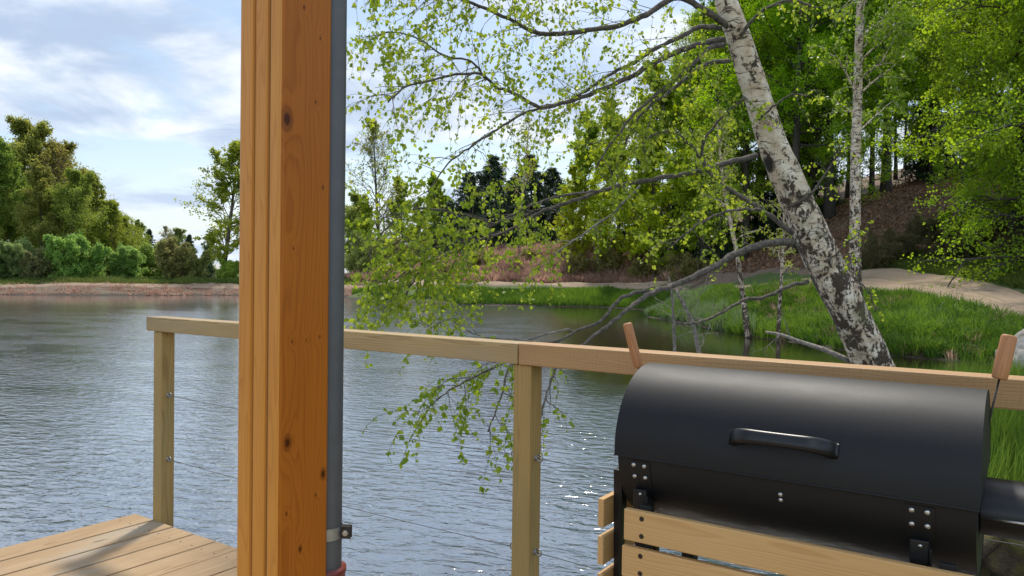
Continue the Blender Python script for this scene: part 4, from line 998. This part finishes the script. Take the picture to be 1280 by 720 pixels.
stick('dead_branch', [(1064, 452), (1030, 437), (1000, 427), (975, 418), (958, 415)], 7.6, 8.6, 7, 3, 'mossy dead branch pointing out over the water from the leaning trunk', 'branch', 1, 2)
stick('dead_sapling', [(880, 470), (873, 437), (866, 405), (853, 378), (846, 366)], 9.5, 9.5, 7, 3, 'grey dead sapling with bare twigs standing in the dark water', 'dead tree', 2, 12)
stick('dead_sapling', [(845, 470), (843, 430), (842, 400), (840, 370), (836, 345)], 9.9, 9.9, 5, 2, 'thin dead stem left of the grey dead sapling', 'dead tree', 3, 7)

# ------------------------------------------------------------------ boulder, roots
def rock(name, c, s, seed, m):
    r_ = np.random.default_rng(seed); import bmesh
    bm = bmesh.new(); bmesh.ops.create_icosphere(bm, subdivisions=5, radius=1)
    V = np.array([v.co for v in bm.verts]); 
    f = 1 + .35 * (vnoise(V[:, 0] * 1.3 + V[:, 2], V[:, 1] * 1.3 - V[:, 2] * .7, 1., seed) - .5) + .16 * (vnoise(V[:, 0] * 4 + V[:, 2] * 3, V[:, 1] * 4 - V[:, 2] * 2, 1., seed + 1) - .5) + .06 * (vnoise(V[:, 0] * 11 + V[:, 2] * 9, V[:, 1] * 11 - V[:, 2] * 7, 1., seed + 2) - .5)
    V = V * f[:, None] * np.array(s)
    for v, q in zip(bm.verts, V): v.co = q
    me = bpy.data.meshes.new(name); bm.to_mesh(me); bm.free()
    me.polygons.foreach_set('use_smooth', np.ones(len(me.polygons), bool)); me.materials.append(m)
    o = bpy.data.objects.new(name, me); C.objects.link(o); o.location = c; return o
m, t = new_mat('pale_granite'); co = t.n('ShaderNodeTexCoord').outputs['Object']
n1 = t.noise(co, 3., 6., .65); n2 = t.noise(co, 22., 5., .7)
c = t.mix(n2, (.36, .31, .25), (.60, .54, .46)); c = t.mix(t.smooth(n1, .52, .68), c, (.2, .18, .11))
finish(t, pbsdf(t, Base_Color=c, Roughness=.9, Normal=t.bump(t.math('ADD', n1, t.math('MULTIPLY', n2, .6)), .7, .06))); M['rock'] = m
bx = P(1300, 452, 12.2); tag(rock('boulder', tuple(bx), (.62, .5, .52), 3, M['rock']), 'pale boulder at the water edge behind the right skewer handle', 'boulder')
m, t = new_mat('mossy_root'); co = t.n('ShaderNodeTexCoord').outputs['Object']
n1 = t.noise(co, 7., 6., .7); n2 = t.noise(co, 40., 5., .7)
c = t.ramp(n1, [(.35, (.035, .025, .016)), (.5, (.12, .08, .045)), (.62, (.16, .135, .03)), (.75, (.22, .18, .10))])
finish(t, pbsdf(t, Base_Color=c, Roughness=.95, Normal=t.bump(t.math('ADD', n1, t.math('MULTIPLY', n2, .6)), 1., .08))); M['root'] = m
sx, sy = 2.95, 4.35; sz_ = float(height(np.array([sx]), np.array([sy]))[0])
st_ = empty('tree_stump', (sx, sy, sz_)); tag(st_, 'mossy brown stump with splayed roots below the small side fire box', 'stump')
o = rock('stump', (0, 0, .05), (.34, .30, .26), 6, M['root']); o.parent = st_
rr = np.random.default_rng(9)
for i in range(9):
    a = i / 9 * 6.28 + rr.uniform(-.2, .2); p0 = np.array([.2 * math.cos(a), .2 * math.sin(a), .2])
    q = walk(rr, p0, norm(np.array([math.cos(a), math.sin(a), -.15])), rr.uniform(.4, .8), 6, .2, -.13); b = MB(); b.tube(q, np.linspace(.055, .012, 7), 8); b.build('root', M['root'], st_)

# ------------------------------------------------------------------ grass and ground litter
def sample(poly_, n, rng):
    a = np.array(poly_); lo = a.min(0); hi = a.max(0); out = np.zeros((0, 2))
    while len(out) < n:
        q = rng.uniform(lo, hi, size=(n * 2, 2)); q = q[inpoly(q[:, 0], q[:, 1], poly_)]; out = np.vstack([out, q])
    return out[:n]
def grass(name, poly_, n, h, wd, m, seed, clump=.5, minz=.03, lean=.35, hv=.5, thresh=.0, nscale=1.6):
    rng = np.random.default_rng(seed); q = sample(poly_, n, rng)
    z = height(q[:, 0], q[:, 1])
    cl = vnoise(q[:, 0], q[:, 1], nscale, seed) * .65 + vnoise(q[:, 0], q[:, 1], nscale * 2.7, seed + 3) * .35
    ok = (z > minz) & (cl > thresh) & (rng.uniform(0, 1, len(q)) < .35 + cl)
    q = q[ok]; z = z[ok]; cl = cl[ok]; n = len(q)
    hh = h * (1 - clump + clump * 2 * cl) * rng.uniform(1 - hv, 1 + hv * .5, n)
    base = np.stack([q[:, 0], q[:, 1], z - .02], 1)
    a = rng.uniform(0, 2 * PI, n); dirn = np.stack([np.cos(a), np.sin(a), np.zeros(n)], 1)
    # tufts lean apart from their own centres
    ld = norm(np.stack([np.cos(a * 1.7 + 1), np.sin(a * 1.7 + 1), np.zeros(n)], 1)) * (rng.uniform(.1, 1., n) * lean)[:, None] * hh[:, None]
    w_ = wd * rng.uniform(.6, 1.3, n)[:, None]
    up = np.zeros((n, 3)); up[:, 2] = hh
    m1 = base + up * .55 + ld * .3; tip = base + up * .96 + ld
    V = np.stack([base - dirn * w_, base + dirn * w_, m1 - dirn * w_ * .8, m1 + dirn * w_ * .8, tip], 1).reshape(-1, 3)
    i = np.arange(n)[:, None] * 5
    b = MB(); tt = np.repeat(np.clip((cl - .25) * 1.3 + rng.uniform(-.15, .35, n), 0, 1), 5)
    b.add(V, i + np.array([[0, 1, 3, 2]]), tt); b.more(i + np.array([[2, 3, 4]]))
    o = b.build(name, m, smooth=False); tag(o, kind='stuff'); return o
def tufts(name, poly_, n, per, h, wd, rad, m, seed, minz=.02, spread=1.):
    rng = np.random.default_rng(seed); q = sample(poly_, n, rng); z = height(q[:, 0], q[:, 1])
    cl = vnoise(q[:, 0], q[:, 1], .7, seed) * .6 + vnoise(q[:, 0], q[:, 1], 2.1, seed + 1) * .4
    ok = (z > minz) & (rng.uniform(0, 1, n) < .25 + 1.1 * cl); q = q[ok]; z = z[ok]; cl = cl[ok]; n = len(q)
    sz = rng.uniform(.5, 1.25, n) * (.5 + cl); tone = np.clip((cl - .3) * 1.2 + rng.normal(size=n) * .22, 0, 1)
    I = np.repeat(np.arange(n), per); N = len(I)
    a = rng.uniform(0, 2 * PI, N); rr_ = np.sqrt(rng.uniform(0, 1, N)); o = np.stack([np.cos(a), np.sin(a), np.zeros(N)], 1)
    S = sz[I]; hh = h * S * rng.uniform(.6, 1.15, N) * (1.05 - .35 * rr_)
    base = np.stack([q[I, 0], q[I, 1], z[I] - .03], 1) + o * (rr_ * rad * S)[:, None]
    ld = (o * rr_[:, None] * .75 * spread + rng.normal(size=(N, 3)) * (.18, .18, 0)) * hh[:, None]
    a2 = rng.uniform(0, 2 * PI, N); dr = np.stack([np.cos(a2), np.sin(a2), np.zeros(N)], 1) * (wd * rng.uniform(.6, 1.3, N))[:, None]
    up = np.zeros((N, 3)); up[:, 2] = hh
    m1 = base + up * .6 + ld * .35; tip = base + up * (.98 - .25 * rr_)[:, None] + ld
    V = np.stack([base - dr, base + dr, m1 - dr * .85, m1 + dr * .85, tip], 1).reshape(-1, 3)
    i = np.arange(N)[:, None] * 5; b = MB()
    b.add(V, i + np.array([[0, 1, 3, 2]]), np.repeat(np.clip(tone[I] + rng.uniform(-.15, .15, N), 0, 1), 5)); b.more(i + np.array([[2, 3, 4]]))
    o = b.build(name, m, smooth=False); tag(o, kind='stuff'); return o
M['grass'] = leafmat('bank_grass', (.03, .08, .010), (.15, .26, .032), .45, .5, False)
M['grass_tall'] = leafmat('tall_bank_grass', (.026, .07, .009), (.10, .17, .026), .4, .5, False)
M['verge'] = leafmat('verge_grass', (.06, .11, .015), (.16, .19, .04), .35, .6, False)
M['reed'] = leafmat('grey_reeds', (.09, .15, .06), (.20, .27, .12), .35, .6, False)
M['straw'] = leafmat('dead_bracken', (.25, .155, .11), (.47, .32, .235), .4, .8, False)
M['litter'] = leafmat('fallen_leaves', (.12, .065, .036), (.34, .20, .12), .2, .8, False)
def lab(o, l): o['label'] = l; o['category'] = 'plants'; return o
lab(grass('bank_grass', [UY(*q) for q in [(905, 27.3), (930, 25), (1000, 22), (1060, 20), (1130, 18.6), (1240, 17.1), (1400, 15), (1420, 16.6), (1280, 20.1), (1160, 24.6), (1085, 26.8), (1000, 29.5), (930, 33)]], 50000, .25, .008, M['grass'], 31, .75, .04, .5, thresh=.16, nscale=.9), 'bright green grass in tufts on the bank below the dirt road')
lab(grass('far_grass', [UY(*q) for q in [(440, 61), (480, 54), (580, 49), (680, 48), (750, 48), (800, 40), (795, 36), (835, 32), (870, 27.5), (930, 24), (930, 33.5), (880, 39.5), (830, 47.5), (760, 50.8), (680, 51), (580, 52), (480, 57), (440, 63)]], 80000, .36, .016, M['grass'], 32, .6, .03, thresh=.22, nscale=.5), 'bright grass strip along the far shore below the path')
lab(grass('verge_grass', [UY(*q) for q in [(1060, 33.6), (1110, 31.8), (1180, 29.3), (1280, 24.3), (1420, 20.2), (1450, 24), (1290, 29), (1180, 33), (1110, 35)]], 42000, .24, .009, M['verge'], 33, .7, .05, .5, thresh=.18), 'mixed green and dry grass on the verge above the dirt road')
lab(grass('tall_grass', [(2.6, 4.6), (3.4, 4.4), (5.5, 4.6), (8, 7), (8, 10), (5.5, 10), (4.3, 8.9), (3.2, 7.6), (2.8, 6)], 60000, .52, .0045, M['grass_tall'], 34, .4, .05, .3), 'tall green grass on the near bank right of the grill')
lab(grass('reeds', [UY(*q) for q in [(835, 40), (870, 31.2), (915, 26.6), (945, 24.8), (945, 26.2), (915, 28.6), (880, 33), (840, 42)]], 9000, .55, .010, M['reed'], 35, .4, -.25, .2), 'grey green reeds at the water edge behind the dead sapling')
lab(grass('dam_weeds', [UY(*q) for q in [(-600, 55.5), (0, 59.3), (150, 62), (290, 66), (440, 66), (460, 70), (290, 72), (0, 66), (-600, 62)]], 60000, .34, .02, M['verge'], 36, .9, .45, .5, thresh=.30, nscale=.6), 'patches of weeds on the crest of the bare far bank')
lab(grass('dead_bracken', [UY(*q) for q in [(430, 69), (480, 62.7), (580, 56), (680, 54.4), (760, 54), (830, 51), (870, 46), (880, 52), (840, 60), (760, 66), (660, 66), (560, 66), (430, 73)]], 45000, .38, .035, M['straw'], 37, .6, .05, 1.3, thresh=.12, nscale=.7), 'reddish brown dead bracken on the slope before the spruces')
lab(tufts('grass_tufts', [UY(*q) for q in [(890, 29), (905, 27.0), (930, 24.5), (1000, 21.6), (1060, 19.7), (1130, 18.3), (1240, 16.8), (1400, 14.8), (1420, 16.6), (1280, 20.1), (1160, 24.6), (1085, 26.8), (1000, 29.5), (930, 33), (890, 37)]], 3600, 42, .46, .009, .16, M['grass'], 51), 'bright green tussocks of grass on the bank below the dirt road')
lab(tufts('shore_tufts', [UY(*q) for q in [(795, 41), (790, 36), (835, 31.5), (870, 27.5), (905, 26), (905, 34), (870, 40)]], 700, 40, .5, .011, .18, M['reed'], 66), 'grey green sedge tufts on the little point behind the dead saplings')
lab(tufts('bank_debris', [UY(*q) for q in [(-700, 51.5), (0, 56), (150, 58), (290, 62), (440, 61), (460, 65), (290, 67), (150, 63.5), (0, 61), (-700, 57)]], 2600, 14, .22, .03, .3, M['straw'], 67, .02, 1.6), 'dry stalks and roots strewn over the bare earth of the far bank')
lab(tufts('path_edge_weeds', [UY(*q) for q in [(-600, 56), (0, 60), (150, 62.3), (290, 66), (440, 66), (440, 67.5), (290, 68), (150, 64.3), (0, 62), (-600, 58)]], 1500, 30, .42, .02, .3, M['verge'], 68, .2, 1.3), 'ragged weeds along the top of the bare far bank')
lab(tufts('straw_tufts', [UY(*q) for q in [(890, 29), (905, 27.0), (930, 24.5), (1000, 21.6), (1060, 19.7), (1130, 18.3), (1240, 16.8), (1400, 14.8), (1420, 16.6), (1280, 20.1), (1160, 24.6), (1085, 26.8), (1000, 29.5), (930, 33), (890, 37)]], 420, 34, .38, .007, .15, M['straw'], 61), 'dead straw tufts scattered among the bright tussocks on the bank')
lab(tufts('verge_tufts', [UY(*q) for q in [(1060, 33.6), (1110, 31.8), (1180, 29.3), (1280, 24.3), (1420, 20.2), (1450, 24), (1290, 29), (1180, 33), (1110, 35)]], 900, 36, .34, .010, .18, M['verge'], 52), 'rough green tussocks on the verge above the dirt road')
lab(tufts('bracken_clumps', [UY(*q) for q in [(430, 69), (480, 62.7), (580, 56), (680, 54.4), (760, 54), (830, 51), (870, 46), (880, 52), (840, 60), (760, 66), (660, 66), (560, 66), (430, 73)]], 1500, 30, .75, .03, .45, M['straw'], 53, .3, 1.5), 'collapsed clumps of dead brown bracken on the slope before the spruces')
# fallen leaves on the wooded slope
rng = np.random.default_rng(44)
q = sample([UY(*q) for q in [(900, 46), (1000, 38), (1100, 35), (1180, 33.5), (1290, 30), (1420, 28), (1420, 50), (1280, 56), (1100, 60), (950, 62)]], 60000, rng)
b = MB(); leaves(b, rng, np.stack([q[:, 0], q[:, 1], height(q[:, 0], q[:, 1]) + rng.uniform(.0, .08, len(q))], 1), .16, .05, .7)
lab(tag(b.build('leaf_litter', M['litter'], smooth=False), kind='stuff'), 'brown fallen leaves covering the shaded wooded slope')
print('verts', sum(len(o.data.vertices) for o in bpy.data.objects if o.type == 'MESH'), 'crown leaves', len(crown.t))
